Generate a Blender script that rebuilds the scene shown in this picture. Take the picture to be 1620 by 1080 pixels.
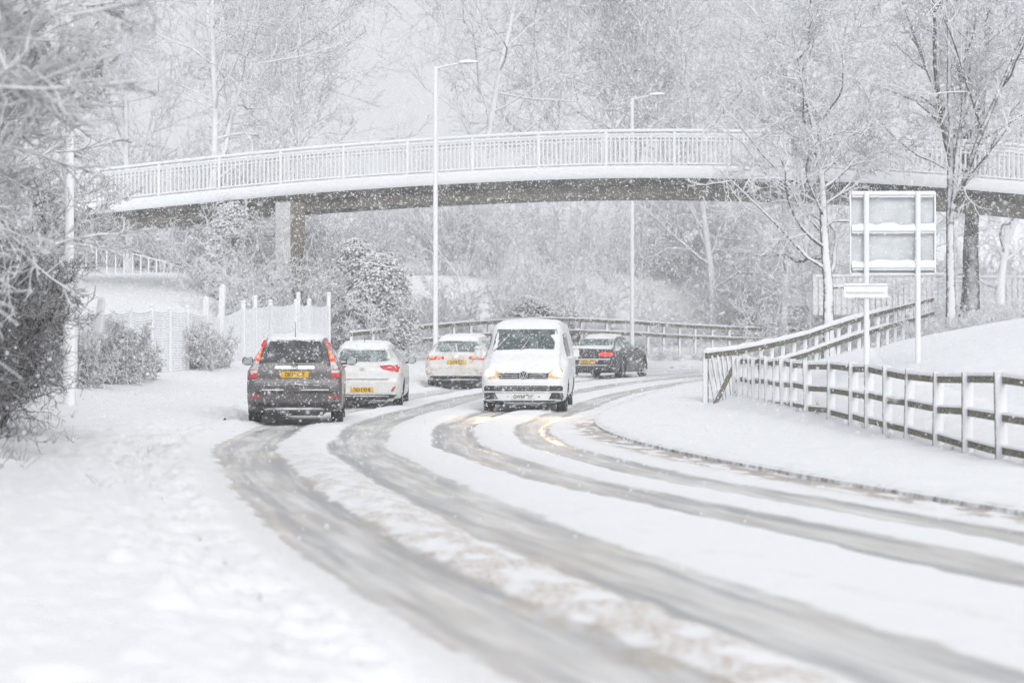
import bpy, math, random
import numpy as np
from mathutils import Vector, Matrix
from mathutils.bvhtree import BVHTree

R = math.radians
SC = bpy.context.scene
COL = SC.collection
for o in list(bpy.data.objects):
    bpy.data.objects.remove(o)

# ------------------------------------------------------------------ camera
CAM_H = 1.45
FPX = 3825.0            # focal length in photo pixels (85 mm on 36 mm)
cam = bpy.data.cameras.new('camera')
cam.lens = 85; cam.sensor_width = 36; cam.clip_start = 0.1; cam.clip_end = 2000
cam.dof.use_dof = True; cam.dof.focus_distance = 52; cam.dof.aperture_fstop = 1.9
camo = bpy.data.objects.new('camera', cam); COL.objects.link(camo)
camo.location = (0, 0, CAM_H)
camo.rotation_euler = (R(90) + math.atan(12 / FPX), 0, 0)
SC.camera = camo

# ------------------------------------------------------------------ world: even overcast sky
SUN_EL, SUN_AZ = R(36), R(166)
w = bpy.data.worlds.new('World'); SC.world = w; w.use_nodes = True
nt = w.node_tree; nt.nodes.clear()
out = nt.nodes.new('ShaderNodeOutputWorld')
bg = nt.nodes.new('ShaderNodeBackground')
sky = nt.nodes.new('ShaderNodeTexSky'); sky.sky_type = 'NISHITA'; sky.sun_disc = False
sky.sun_elevation = SUN_EL; sky.sun_rotation = SUN_AZ
sky.dust_density = 4.0; sky.air_density = 1.2
hs = nt.nodes.new('ShaderNodeHueSaturation'); hs.inputs['Saturation'].default_value = 0.10
mx = nt.nodes.new('ShaderNodeMix'); mx.data_type = 'RGBA'
mx.inputs[0].default_value = 0.75
mx.inputs[7].default_value = (8.3, 8.55, 9.0, 1)      # the cloud layer hides most of the clear sky's gradient
nt.links.new(sky.outputs[0], hs.inputs['Color'])
nt.links.new(hs.outputs[0], mx.inputs[6])
nt.links.new(mx.outputs[2], bg.inputs['Color'])
bg.inputs['Strength'].default_value = 0.098
nt.links.new(bg.outputs[0], out.inputs[0])

# ------------------------------------------------------------------ sun behind cloud
sl = bpy.data.lights.new('sun', 'SUN'); sl.energy = 1.3; sl.angle = R(30); sl.color = (1, .98, .95)
so = bpy.data.objects.new('sun', sl); COL.objects.link(so)
so.location = (0, -20, 40)
sd = Vector((math.sin(SUN_AZ) * math.cos(SUN_EL), math.cos(SUN_AZ) * math.cos(SUN_EL), math.sin(SUN_EL)))
so.rotation_euler = sd.to_track_quat('Z', 'Y').to_euler()

SC.view_settings.view_transform = 'Standard'; SC.view_settings.look = 'None'
SC.view_settings.exposure = 0.09; SC.view_settings.gamma = 1.0
SC.view_settings.use_curve_mapping = False
cy = SC.cycles
cy.max_bounces = 7; cy.diffuse_bounces = 5; cy.glossy_bounces = 3; cy.transmission_bounces = 3
cy.volume_bounces = 1; cy.transparent_max_bounces = 6
cy.use_denoising = True
try:
    cy.denoising_prefilter = 'FAST'; cy.denoising_input_passes = 'RGB_ALBEDO_NORMAL'
except Exception:
    pass
cy.sample_clamp_indirect = 4.0; cy.use_light_tree = False; cy.adaptive_threshold = .01

# ------------------------------------------------------------------ helpers
def PX(px, py, d):
    """the point at distance d that the photo shows at (px, py)"""
    return Vector(((px - 810) * d / FPX, d, CAM_H + (552 - py) * d / FPX))

def tag(o, label=None, cat=None, group=None, kind=None):
    if label: o['label'] = label
    if cat: o['category'] = cat
    if group: o['group'] = group
    if kind: o['kind'] = kind
    return o

def empty(name, loc=(0, 0, 0), rz=0.0, rx=0.0):
    o = bpy.data.objects.new(name, None); COL.objects.link(o)
    o.location = loc; o.rotation_euler = (rx, 0, rz); o.empty_display_size = .2
    return o

def link(name, me, parent=None, loc=None, rot=None, scale=None):
    o = bpy.data.objects.new(name, me); COL.objects.link(o)
    if parent is not None: o.parent = parent
    if loc is not None: o.location = loc
    if rot is not None: o.rotation_euler = rot
    if scale is not None: o.scale = scale
    return o

def np_mesh(name, V, F, mat, smooth=True):
    """V (n,3); F list of int arrays (m,k)"""
    me = bpy.data.meshes.new(name)
    V = np.ascontiguousarray(V, dtype=np.float32)
    me.vertices.add(len(V)); me.vertices.foreach_set('co', V.ravel())
    Fs = [np.asarray(f, dtype=np.int32) for f in F if len(f)]
    tot = np.concatenate([np.full(len(f), f.shape[1], dtype=np.int32) for f in Fs])
    idx = np.concatenate([f.ravel() for f in Fs])
    me.loops.add(len(idx)); me.loops.foreach_set('vertex_index', idx)
    start = np.concatenate([[0], np.cumsum(tot)[:-1]]).astype(np.int32)
    me.polygons.add(len(tot)); me.polygons.foreach_set('loop_start', start)
    me.polygons.foreach_set('loop_total', tot)
    me.polygons.foreach_set('use_smooth', np.full(len(tot), smooth, dtype=bool))
    me.update(calc_edges=True); me.validate()
    if mat is not None: me.materials.append(mat)
    return me

class MB:
    """collects boxes, bars, tubes; build() makes one mesh object"""
    def __init__(s): s.v = []; s.f = []; s.n = 0
    def add(s, vs, fs):
        s.v.extend([tuple(v) for v in vs]); s.f.extend([tuple(i + s.n for i in f) for f in fs]); s.n += len(vs); return s
    def box(s, c, size, rz=0.0, bev=0.0):
        hx, hy, hz = size[0] / 2, size[1] / 2, size[2] / 2
        c = Vector(c); M = Matrix.Rotation(rz, 3, 'Z')
        if bev <= 0:
            vs = [c + M @ Vector((x, y, z)) for z in (-hz, hz) for x, y in ((-hx, -hy), (hx, -hy), (hx, hy), (-hx, hy))]
            return s.add(vs, [(3, 2, 1, 0), (4, 5, 6, 7), (0, 1, 5, 4), (1, 2, 6, 5), (2, 3, 7, 6), (3, 0, 4, 7)])
        b = min(bev, hx * .9, hy * .9, hz * .9); rings = []
        for z, i in ((-hz, b), (-hz + b, 0), (hz - b, 0), (hz, b)):
            x, y = hx - i, hy - i
            q = b
            rings.append([c + M @ Vector(p) for p in ((-x + q, -y, z), (x - q, -y, z), (x, -y + q, z), (x, y - q, z), (x - q, y, z), (-x + q, y, z), (-x, y - q, z), (-x, -y + q, z))])
        vs = [p for r in rings for p in r]; fs = []
        for k in range(3):
            for i in range(8):
                j = (i + 1) % 8; fs.append((k * 8 + i, k * 8 + j, k * 8 + 8 + j, k * 8 + 8 + i))
        fs.append(tuple(range(7, -1, -1))); fs.append(tuple(range(24, 32)))
        return s.add(vs, fs)
    def bar(s, p0, p1, w_, h_, bev=0.0):
        """rectangular bar from p0 to p1, w_ sideways, h_ upwards"""
        p0, p1 = Vector(p0), Vector(p1); t = (p1 - p0).normalized()
        up = Vector((0, 0, 1))
        if abs(t.z) > .98: up = Vector((0, 1, 0))
        a = t.cross(up).normalized(); b = a.cross(t).normalized()
        vs = []
        for p in (p0, p1):
            for x, y in ((-1, -1), (1, -1), (1, 1), (-1, 1)):
                vs.append(p + a * (x * w_ / 2) + b * (y * h_ / 2))
        return s.add(vs, [(0, 1, 2, 3), (7, 6, 5, 4), (4, 5, 1, 0), (5, 6, 2, 1), (6, 7, 3, 2), (7, 4, 0, 3)])
    def tube(s, pts, rad, n=8, cap=True):
        pts = [Vector(p) for p in pts]
        if not hasattr(rad, '__len__'): rad = [rad] * len(pts)
        vs = []; fs = []; ref = None
        for i, p in enumerate(pts):
            t = (pts[min(i + 1, len(pts) - 1)] - pts[max(i - 1, 0)]).normalized()
            if ref is None:
                ref = Vector((0, 0, 1)) if abs(t.z) < .9 else Vector((0, 1, 0))
            a = t.cross(ref).normalized(); b = a.cross(t).normalized(); ref = b
            for k in range(n):
                q = 2 * math.pi * k / n
                vs.append(p + (a * math.cos(q) + b * math.sin(q)) * rad[i])
        for i in range(len(pts) - 1):
            for k in range(n):
                j = (k + 1) % n; fs.append((i * n + k, i * n + j, (i + 1) * n + j, (i + 1) * n + k))
        if cap:
            fs.append(tuple(range(n - 1, -1, -1))); fs.append(tuple((len(pts) - 1) * n + k for k in range(n)))
        return s.add(vs, fs)
    def lathe(s, prof, n=24, axis='X'):
        """prof (radius, along) closed loop, revolved round the axis through 0"""
        vs = []; fs = []; m = len(prof)
        for k in range(n):
            q = 2 * math.pi * k / n; c, d = math.cos(q), math.sin(q)
            for r_, a in prof:
                vs.append((a, r_ * c, r_ * d) if axis == 'X' else ((r_ * c, r_ * d, a) if axis == 'Z' else (r_ * c, a, r_ * d)))
        for k in range(n):
            k2 = (k + 1) % n
            for i in range(m):
                j = (i + 1) % m; fs.append((k * m + i, k * m + j, k2 * m + j, k2 * m + i))
        return s.add(vs, fs)
    def mesh(s, name, mat, smooth=False, angle=None):
        me = bpy.data.meshes.new(name); me.from_pydata(s.v, [], s.f); me.materials.append(mat)
        if smooth:
            me.polygons.foreach_set('use_smooth', [True] * len(me.polygons))
            me.set_sharp_from_angle(angle=R(angle or 40))
        me.update(); return me
    def build(s, name, mat, parent=None, smooth=False, angle=None, loc=None):
        return link(name, s.mesh(name, mat, smooth, angle), parent, loc)

# numpy noise -------------------------------------------------------
def _hash(ix, iy, seed):
    h = (ix * 374761393 + iy * 668265263 + seed * 1442695041) & 0xffffffff
    h = ((h ^ (h >> 13)) * 1274126177) & 0xffffffff
    return ((h ^ (h >> 16)) & 0xffff) / 65535.0
def vnoise(x, y, seed=0):
    x = np.asarray(x, float); y = np.asarray(y, float)
    ix = np.floor(x).astype(np.int64); iy = np.floor(y).astype(np.int64)
    fx = x - ix; fy = y - iy; fx = fx * fx * (3 - 2 * fx); fy = fy * fy * (3 - 2 * fy)
    a = _hash(ix, iy, seed); b = _hash(ix + 1, iy, seed); c = _hash(ix, iy + 1, seed); d = _hash(ix + 1, iy + 1, seed)
    return (a * (1 - fx) + b * fx) * (1 - fy) + (c * (1 - fx) + d * fx) * fy
def fbm(x, y, oct=3, seed=0):
    t = 0; a = .5; n = 0
    for k in range(oct):
        t = t + a * vnoise(x * 2 ** k, y * 2 ** k, seed + k * 17); n += a; a *= .5
    return t / n
def sstep(a, b, x):
    t = np.clip((np.asarray(x, float) - a) / (b - a), 0, 1); return t * t * (3 - 2 * t)

# ------------------------------------------------------------------ materials
WIND = Vector((0.05, -0.80, 0.60)).normalized()
def new_mat(name):
    m = bpy.data.materials.new(name); m.use_nodes = True
    n = m.node_tree.nodes; n.clear()
    o = n.new('ShaderNodeOutputMaterial'); b = n.new('ShaderNodeBsdfPrincipled')
    m.node_tree.links.new(b.outputs[0], o.inputs[0])
    return m, m.node_tree, b
def noise_node(t, scale, detail=3, rough=.6, coord='Object', stretch=None):
    tc = t.nodes.new('ShaderNodeTexCoord'); n = t.nodes.new('ShaderNodeTexNoise')
    n.inputs['Scale'].default_value = scale; n.inputs['Detail'].default_value = detail; n.inputs['Roughness'].default_value = rough
    if coord == 'World':
        g = t.nodes.new('ShaderNodeNewGeometry'); src = g.outputs['Position']
    else:
        src = tc.outputs[coord]
    if stretch:
        mp = t.nodes.new('ShaderNodeMapping'); mp.inputs['Scale'].default_value = stretch
        t.links.new(src, mp.inputs[0]); src = mp.outputs[0]
    t.links.new(src, n.inputs['Vector'])
    return n.outputs['Fac']
def ramp(t, src, a, b, ca=(0, 0, 0, 1), cb=(1, 1, 1, 1)):
    r = t.nodes.new('ShaderNodeMapRange'); r.interpolation_type = 'SMOOTHSTEP'
    r.inputs[1].default_value = a; r.inputs[2].default_value = b
    t.links.new(src, r.inputs[0]); return r.outputs[0]
def mixc(t, fac, a, b):
    m = t.nodes.new('ShaderNodeMix'); m.data_type = 'RGBA'
    for i, v in ((6, a), (7, b)):
        if isinstance(v, tuple): m.inputs[i].default_value = (*v, 1) if len(v) == 3 else v
        else: t.links.new(v, m.inputs[i])
    if isinstance(fac, (int, float)): m.inputs[0].default_value = fac
    else: t.links.new(fac, m.inputs[0])
    return m.outputs[2]
def math_n(t, op, a, b):
    m = t.nodes.new('ShaderNodeMath'); m.operation = op
    for i, v in ((0, a), (1, b)):
        if isinstance(v, (int, float)): m.inputs[i].default_value = v
        else: t.links.new(v, m.inputs[i])
    return m.outputs[0]
def bump(t, b, src, strength, dist=.02):
    n = t.nodes.new('ShaderNodeBump'); n.inputs['Strength'].default_value = strength; n.inputs['Distance'].default_value = dist
    t.links.new(src, n.inputs['Height']); t.links.new(n.outputs[0], b.inputs['Normal'])
SNOW = (.86, .875, .895)
def facing(t, vec):
    g = t.nodes.new('ShaderNodeNewGeometry'); d = t.nodes.new('ShaderNodeVectorMath'); d.operation = 'DOT_PRODUCT'
    t.links.new(g.outputs['Normal'], d.inputs[0]); d.inputs[1].default_value = vec
    return d.outputs['Value']
def snow_coated(name, base_a, base_b, lo, hi, nscale=8, namp=.6, vec=None, rough=.85, bscale=10, speck=0.0, metallic=0, spec=.2):
    """a surface of two base tones with wind-blown snow stuck to the side that faces the wind"""
    m, t, b = new_mat(name)
    col = mixc(t, ramp(t, noise_node(t, bscale, 4), .35, .65), base_a, base_b)
    f = facing(t, vec or WIND)
    nz = noise_node(t, nscale, 4, .65)
    f2 = math_n(t, 'ADD', f, math_n(t, 'MULTIPLY', math_n(t, 'SUBTRACT', nz, .5), namp))
    mask = ramp(t, f2, lo, hi)
    if speck:
        sp = ramp(t, noise_node(t, 55, 2, .5), .62 - speck * .1, .68 - speck * .1)
        mask = math_n(t, 'MAXIMUM', mask, math_n(t, 'MULTIPLY', sp, .85))
    t.links.new(mixc(t, mask, col, SNOW), b.inputs['Base Color'])
    b.inputs['Roughness'].default_value = rough; b.inputs['Metallic'].default_value = metallic
    b.inputs['Specular IOR Level'].default_value = spec
    return m
def plain(name, c, rough=.6, metallic=0.0, spec=.4, emit=None, estr=0.0):
    m, t, b = new_mat(name)
    nz = noise_node(t, 14, 3)
    c2 = tuple(min(1, x * 1.25) for x in c); c1 = tuple(x * .8 for x in c)
    t.links.new(mixc(t, ramp(t, nz, .3, .7), c1, c2), b.inputs['Base Color'])
    b.inputs['Roughness'].default_value = rough; b.inputs['Metallic'].default_value = metallic
    b.inputs['Specular IOR Level'].default_value = spec
    if emit:
        b.inputs['Emission Color'].default_value = (*emit, 1); b.inputs['Emission Strength'].default_value = estr
    return m

def mat_snow(name, scale=3.0, amp=.5):
    m, t, b = new_mat(name)
    n1 = noise_node(t, scale, 6, .62, 'World'); n2 = noise_node(t, scale * 14, 3, .6, 'World')
    t.links.new(mixc(t, ramp(t, n1, .3, .7), (.835, .85, .875), (.88, .89, .905)), b.inputs['Base Color'])
    b.inputs['Roughness'].default_value = .9; b.inputs['Specular IOR Level'].default_value = .15
    bump(t, b, math_n(t, 'ADD', n1, math_n(t, 'MULTIPLY', n2, .25)), amp, .06)
    return m
M = {}
M['snow'] = mat_snow('snow')
M['snow_soft'] = mat_snow('snow_soft', 5, .2)

def mat_road():
    m, t, b = new_mat('slush_road')
    at = t.nodes.new('ShaderNodeAttribute'); at.attribute_name = 'slush'
    ad = t.nodes.new('ShaderNodeAttribute'); ad.attribute_name = 'dirt'
    uv = t.nodes.new('ShaderNodeUVMap'); uv.uv_map = 'track'
    def nz(scale, det, st):
        mp = t.nodes.new('ShaderNodeMapping'); mp.inputs['Scale'].default_value = st
        t.links.new(uv.outputs[0], mp.inputs[0])
        n = t.nodes.new('ShaderNodeTexNoise'); n.inputs['Scale'].default_value = scale; n.inputs['Detail'].default_value = det
        n.inputs['Roughness'].default_value = .62
        t.links.new(mp.outputs[0], n.inputs['Vector']); return n.outputs['Fac']
    streak = nz(9, 6, (1, .035, 1)); fine = nz(26, 4, (1, .5, 1)); big = nz(1.2, 3, (1, .25, 1))
    sl = math_n(t, 'ADD', at.outputs['Fac'], math_n(t, 'MULTIPLY', math_n(t, 'SUBTRACT', fine, .5), .35))
    mask = ramp(t, sl, .25, .75)
    wet = math_n(t, 'MULTIPLY', ramp(t, math_n(t, 'ADD', math_n(t, 'MULTIPLY', streak, .7), math_n(t, 'MULTIPLY', big, .3)), .36, .66), mask)
    ar = t.nodes.new('ShaderNodeAttribute'); ar.attribute_name = 'rut'
    rutf = math_n(t, 'MULTIPLY', ar.outputs['Fac'], ramp(t, streak, .25, .6))
    wet = math_n(t, 'MINIMUM', math_n(t, 'ADD', math_n(t, 'MULTIPLY', wet, .72), rutf), 1.0)
    pale = mixc(t, ramp(t, big, .4, .65), (.75, .74, .725), (.70, .665, .62))
    slush = mixc(t, wet, pale, (.34, .345, .355))
    dirt = math_n(t, 'MULTIPLY', ad.outputs['Fac'], ramp(t, fine, .33, .62))
    c = mixc(t, mask, (.86, .87, .885), slush)
    c = mixc(t, math_n(t, 'MULTIPLY', dirt, .72), c, (.43, .33, .24))
    t.links.new(c, b.inputs['Base Color'])
    rr = t.nodes.new('ShaderNodeMapRange'); rr.inputs[3].default_value = .85; rr.inputs[4].default_value = .32
    t.links.new(wet, rr.inputs[0]); t.links.new(rr.outputs[0], b.inputs['Roughness'])
    b.inputs['Specular IOR Level'].default_value = .4
    bump(t, b, math_n(t, 'ADD', fine, math_n(t, 'MULTIPLY', streak, .6)), .25, .03)
    return m
M['road'] = mat_road()
M['kerb'] = snow_coated('kerb_stone', (.17, .165, .16), (.30, .285, .265), .35, .95, 5, 1.5, vec=(-.5, -.3, .8), bscale=3)
M['bark'] = snow_coated('bark_snow', (.10, .09, .085), (.17, .155, .145), .25, .75, 5, 1.3)
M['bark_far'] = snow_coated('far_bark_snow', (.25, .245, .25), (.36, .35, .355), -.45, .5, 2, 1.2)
M['bark_dark'] = snow_coated('bark_dark', (.035, .03, .028), (.075, .065, .058), .55, 1.0, 5, .7, speck=.6)
M['twig'] = snow_coated('twig_snow', (.10, .092, .092), (.19, .18, .18), -.65, -.1, 2.5, .7)
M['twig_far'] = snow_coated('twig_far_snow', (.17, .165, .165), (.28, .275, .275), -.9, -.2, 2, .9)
M['twig_hedge'] = snow_coated('hedge_twig_snow', (.03, .022, .022), (.07, .051, .047), .4, 1.0, 4, 1.2)
M['twig_frost'] = snow_coated('frosted_hedge_twig', (.05, .038, .037), (.11, .088, .085), -.35, .15, 4, .8)
M['twig_fence'] = snow_coated('fence_shrub_snow', (.07, .055, .054), (.15, .125, .12), -.4, .3, 4, 1.1)
M['twig_bramble'] = snow_coated('bramble_snow', (.17, .158, .152), (.30, .28, .275), -.95, -.2, 2, 1.0)
M['needle'] = snow_coated('evergreen_snow', (.075, .09, .075), (.14, .16, .135), -.45, .25, 1.6, 1.2)
M['needle_pale'] = snow_coated('pale_evergreen_snow', (.25, .26, .25), (.36, .37, .36), -.7, .2, 3, .9)
M['post'] = snow_coated('fence_post_wood', (.10, .085, .062), (.19, .165, .125), .35, .6, 9, .35)
M['rail'] = snow_coated('fence_rail_wood', (.085, .075, .048), (.17, .152, .10), .78, 1.0, 14, .75, vec=(0, -.25, .97), speck=.25)
M['plank'] = snow_coated('bare_plank', (.16, .14, .105), (.25, .225, .17), .9, 1.1, 9, .3, speck=.35)
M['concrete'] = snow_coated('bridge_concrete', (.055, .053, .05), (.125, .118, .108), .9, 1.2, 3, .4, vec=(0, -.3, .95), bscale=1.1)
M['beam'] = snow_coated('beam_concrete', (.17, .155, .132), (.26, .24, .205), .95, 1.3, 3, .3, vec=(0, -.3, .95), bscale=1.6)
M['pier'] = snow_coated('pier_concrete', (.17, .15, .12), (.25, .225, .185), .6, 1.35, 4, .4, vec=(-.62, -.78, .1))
M['frost_metal'] = snow_coated('snow_plastered_metal', (.42, .44, .45), (.52, .54, .55), -.1, .45, 10, .25, rough=.6)
M['sign_back'] = snow_coated('sign_back_metal', (.42, .455, .465), (.50, .53, .54), .5, 1.15, 2.2, .5, rough=.7)
M['post_metal'] = snow_coated('galvanised_post', (.30, .32, .34), (.4, .42, .44), -.2, .3, 12, .2, rough=.5)
M['net'] = snow_coated('snowy_netting', (.50, .52, .53), (.62, .64, .65), -.6, .1, 6, .5)
M['board'] = snow_coated('board_fence_wood', (.33, .33, .33), (.45, .45, .45), .45, .95, 5, .8)

def paint(name, c, rough=.35, dirt=(.42, .34, .25), damt=.3, snow=.3, spec=.5, coat=.4):
    m, t, b = new_mat(name)
    n1 = noise_node(t, 5, 5, .65); n2 = noise_node(t, 38, 3, .55); n3 = noise_node(t, 2.2, 4, .6)
    col = mixc(t, math_n(t, 'MULTIPLY', ramp(t, n1, .42, .72), damt), c, dirt)
    f = facing(t, (0, -.35, .93))
    f2 = math_n(t, 'ADD', f, math_n(t, 'MULTIPLY', math_n(t, 'SUBTRACT', n3, .5), .5))
    mask = ramp(t, f2, .80, .98)
    mask = math_n(t, 'MAXIMUM', mask, math_n(t, 'MULTIPLY', ramp(t, n2, .70 - .12 * snow, .76 - .1 * snow), .8))
    t.links.new(mixc(t, mask, col, SNOW), b.inputs['Base Color'])
    rr = t.nodes.new('ShaderNodeMapRange'); rr.inputs[3].default_value = rough; rr.inputs[4].default_value = .9
    t.links.new(mask, rr.inputs[0]); t.links.new(rr.outputs[0], b.inputs['Roughness'])
    b.inputs['Specular IOR Level'].default_value = spec
    b.inputs['Coat Weight'].default_value = coat; b.inputs['Coat Roughness'].default_value = .15
    return m
M['paint_grey'] = paint('grey_paint', (.075, .068, .070), damt=.35, snow=.75, dirt=(.22, .20, .19))
M['paint_white'] = paint('white_paint', (.74, .74, .73), damt=.22, snow=.3)
M['paint_white_dirty'] = paint('dirty_white_paint', (.70, .69, .66), damt=.75, snow=.35)
M['paint_black'] = paint('black_paint', (.022, .023, .026), damt=.15, snow=.55)
M['paint_van'] = paint('van_white_paint', (.80, .80, .80), damt=.06, snow=.4)
M['plastic'] = paint('black_plastic', (.018, .018, .02), rough=.6, damt=.3, dirt=(.2, .19, .18), snow=.55, coat=0)
M['rubber'] = paint('tyre_rubber', (.012, .012, .013), rough=.85, damt=.3, dirt=(.16, .155, .15), snow=.6, coat=0)
M['rim'] = plain('wheel_rim', (.35, .35, .36), .4, .8)
def glass(name, c, snow):
    m, t, b = new_mat(name)
    n1 = noise_node(t, 4, 4, .6); n2 = noise_node(t, 34, 3, .55)
    col = mixc(t, ramp(t, n1, .4, .65), c, tuple(min(1, x * 2.4 + .02) for x in c))
    mask = math_n(t, 'MULTIPLY', ramp(t, n2, .68 - .2 * snow, .76 - .1 * snow), .85)
    t.links.new(mixc(t, mask, col, SNOW), b.inputs['Base Color'])
    rr = t.nodes.new('ShaderNodeMapRange'); rr.inputs[3].default_value = .06; rr.inputs[4].default_value = .9
    t.links.new(mask, rr.inputs[0]); t.links.new(rr.outputs[0], b.inputs['Roughness'])
    b.inputs['Specular IOR Level'].default_value = .55
    return m
M['glass_dark'] = glass('dark_window_glass', (.035, .04, .044), .35)
M['glass_mid'] = glass('misted_window_glass', (.13, .155, .16), .5)
M['glass_van'] = glass('windscreen_glass', (.055, .072, .077), .4)
M['mirror'] = glass('mirror_glass', (.2, .22, .23), .2)
M['lamp_red'] = plain('red_lamp_lens', (.50, .035, .04), .25, emit=(1, .04, .05), estr=.12)
M['lamp_red_lit'] = plain('lit_red_lamp_lens', (.65, .05, .045), .25, emit=(1, .07, .06), estr=.5)
M['lamp_brake'] = plain('lit_brake_lamp', (.8, .25, .1), .25, emit=(1, .26, .12), estr=1.2)
M['lamp_clear'] = plain('clear_lamp_lens', (.58, .55, .54), .25)
M['lamp_dark_red'] = plain('dull_red_reflector', (.45, .05, .06), .4)
M['head'] = plain('lit_headlamp', (.9, .85, .75), .2, emit=(1, .80, .50), estr=25.0)
M['head_lens'] = plain('headlamp_lens', (.36, .30, .21), .2, emit=(1, .58, .22), estr=.32)
M['chrome'] = plain('chrome_trim', (.55, .56, .58), .3, .5)
M['plate_yellow'] = plain('yellow_plate', (.72, .42, .015), .5)
M['plate_white'] = plain('white_plate', (.72, .72, .70), .5)
M['ink'] = plain('plate_ink', (.02, .02, .02), .6)

# ------------------------------------------------------------------ the road's line: inner (right hand) kerb
_kd = np.array([2, 5, 12, 20, 27, 33, 38, 44, 50, 59, 71.7, 80, 95, 110, 130, 165, 210])
_kx = np.array([8.6, 7.85, 6.05, 4.27, 2.95, 2.05, 1.62, 1.45, 1.75, 3.0, 5.8, 8.3, 14.5, 22.5, 36, 66, 112])
_dd = np.arange(-10, 215, .25)
_xx = np.interp(_dd, _kd, _kx); _xx[_dd < 2] = 8.6 + (2 - _dd[_dd < 2]) * .25
_g = np.exp(-.5 * (np.arange(-24, 25) * .25 / 2.2) ** 2); _g /= _g.sum()
_xx = np.convolve(np.pad(_xx, 24, mode='reflect', reflect_type='odd'), _g, mode='valid')
_sl = np.gradient(_xx, _dd)
def kerb_x(y): return np.interp(y, _dd, _xx)
def kerb_s(y): return np.interp(y, _dd, _sl)
_zd = np.array([-20, 46, 52, 56, 67, 78, 100, 130, 200]); _zv = np.array([0, 0, .05, .12, .36, .50, .72, .95, 1.3])
_zz = np.convolve(np.pad(np.interp(_dd, _zd, _zv), 24, mode='edge'), _g, mode='valid')
def road_z(y): return np.interp(y, _dd, _zz)
def to_road(x, y):
    """distance along and offset left of the inner kerb"""
    x = np.asarray(x, float); y = np.asarray(y, float); d = y + 0.0
    xc = np.clip(x, kerb_x(y) - 45, kerb_x(y) + 12)
    for _ in range(6):
        s = kerb_s(d); n2 = 1 + s * s
        d = np.clip(d + .8 * ((xc - kerb_x(d)) * s + (y - d)) / n2, -10, 214)
    s = kerb_s(d)
    return d, (-(x - kerb_x(d)) + (y - d) * s) / np.sqrt(1 + s * s)
def road_off(x, y): return to_road(x, y)[1]
def road_pt(d, off):
    s = kerb_s(d); n = np.sqrt(1 + s * s)
    return kerb_x(d) - off / n, d + off * s / n

FENCE_R = [(27.0, 6.13), (30, 6.0), (54, 5.0)]
_rfd = np.array([0, 30, 54, 57, 60, 65, 70, 75, 80, 95, 130]); _rfx = np.array([7.2, 6.0, 4.4, 5.9, 7.2, 9.0, 10.8, 12.4, 13.9, 19, 40])
_rfz = np.array([.05, .05, .16, .36, .60, 1.0, 1.38, 1.68, 2.0, 2.1, 2.2])
def ground_h(x, y):
    x = np.asarray(x, float); y = np.asarray(y, float)
    rd, off = to_road(x, y); zr = road_z(rd)
    # outer side
    t = np.maximum(off - 7.0, 0)
    left = zr + .10 * sstep(0, .8, t) + .095 * np.minimum(t, 7)
    emb = 3.1 * sstep(66, 98, y) * sstep(14.5, 20.5, off + .06 * (y - 80)) + .9 * sstep(96, 118, y) * sstep(19, 30, off)
    left = left + emb
    # inner side: verge, then the bank behind the fence
    fx = np.interp(y, _rfd, _rfx); fz = np.interp(y, _rfd, _rfz)
    verge = zr + .12 + (fz - zr - .12) * sstep(0, 1, (x - kerb_x(y)) / np.maximum(fx - kerb_x(y), .5))
    bank = fz + np.maximum(2.75 - fz, .0) * (1 - np.exp(-np.maximum(x - fx, 0) / 5.0)) * sstep(20, 48, y) + .012 * np.maximum(x - fx - 5, 0)
    bank = bank + .03 * np.maximum(x - fx, 0) * (1 - sstep(20, 48, y))
    right = np.where(x < fx, verge, bank)
    h = np.where(off > 7.0, left, np.where(off >= 0, zr, right))
    far = sstep(96, 150, y) * .085 * np.maximum(y - 96, 0)
    return h + np.minimum(far, 14)
def gz(x, y): return float(ground_h(x, y))

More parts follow.
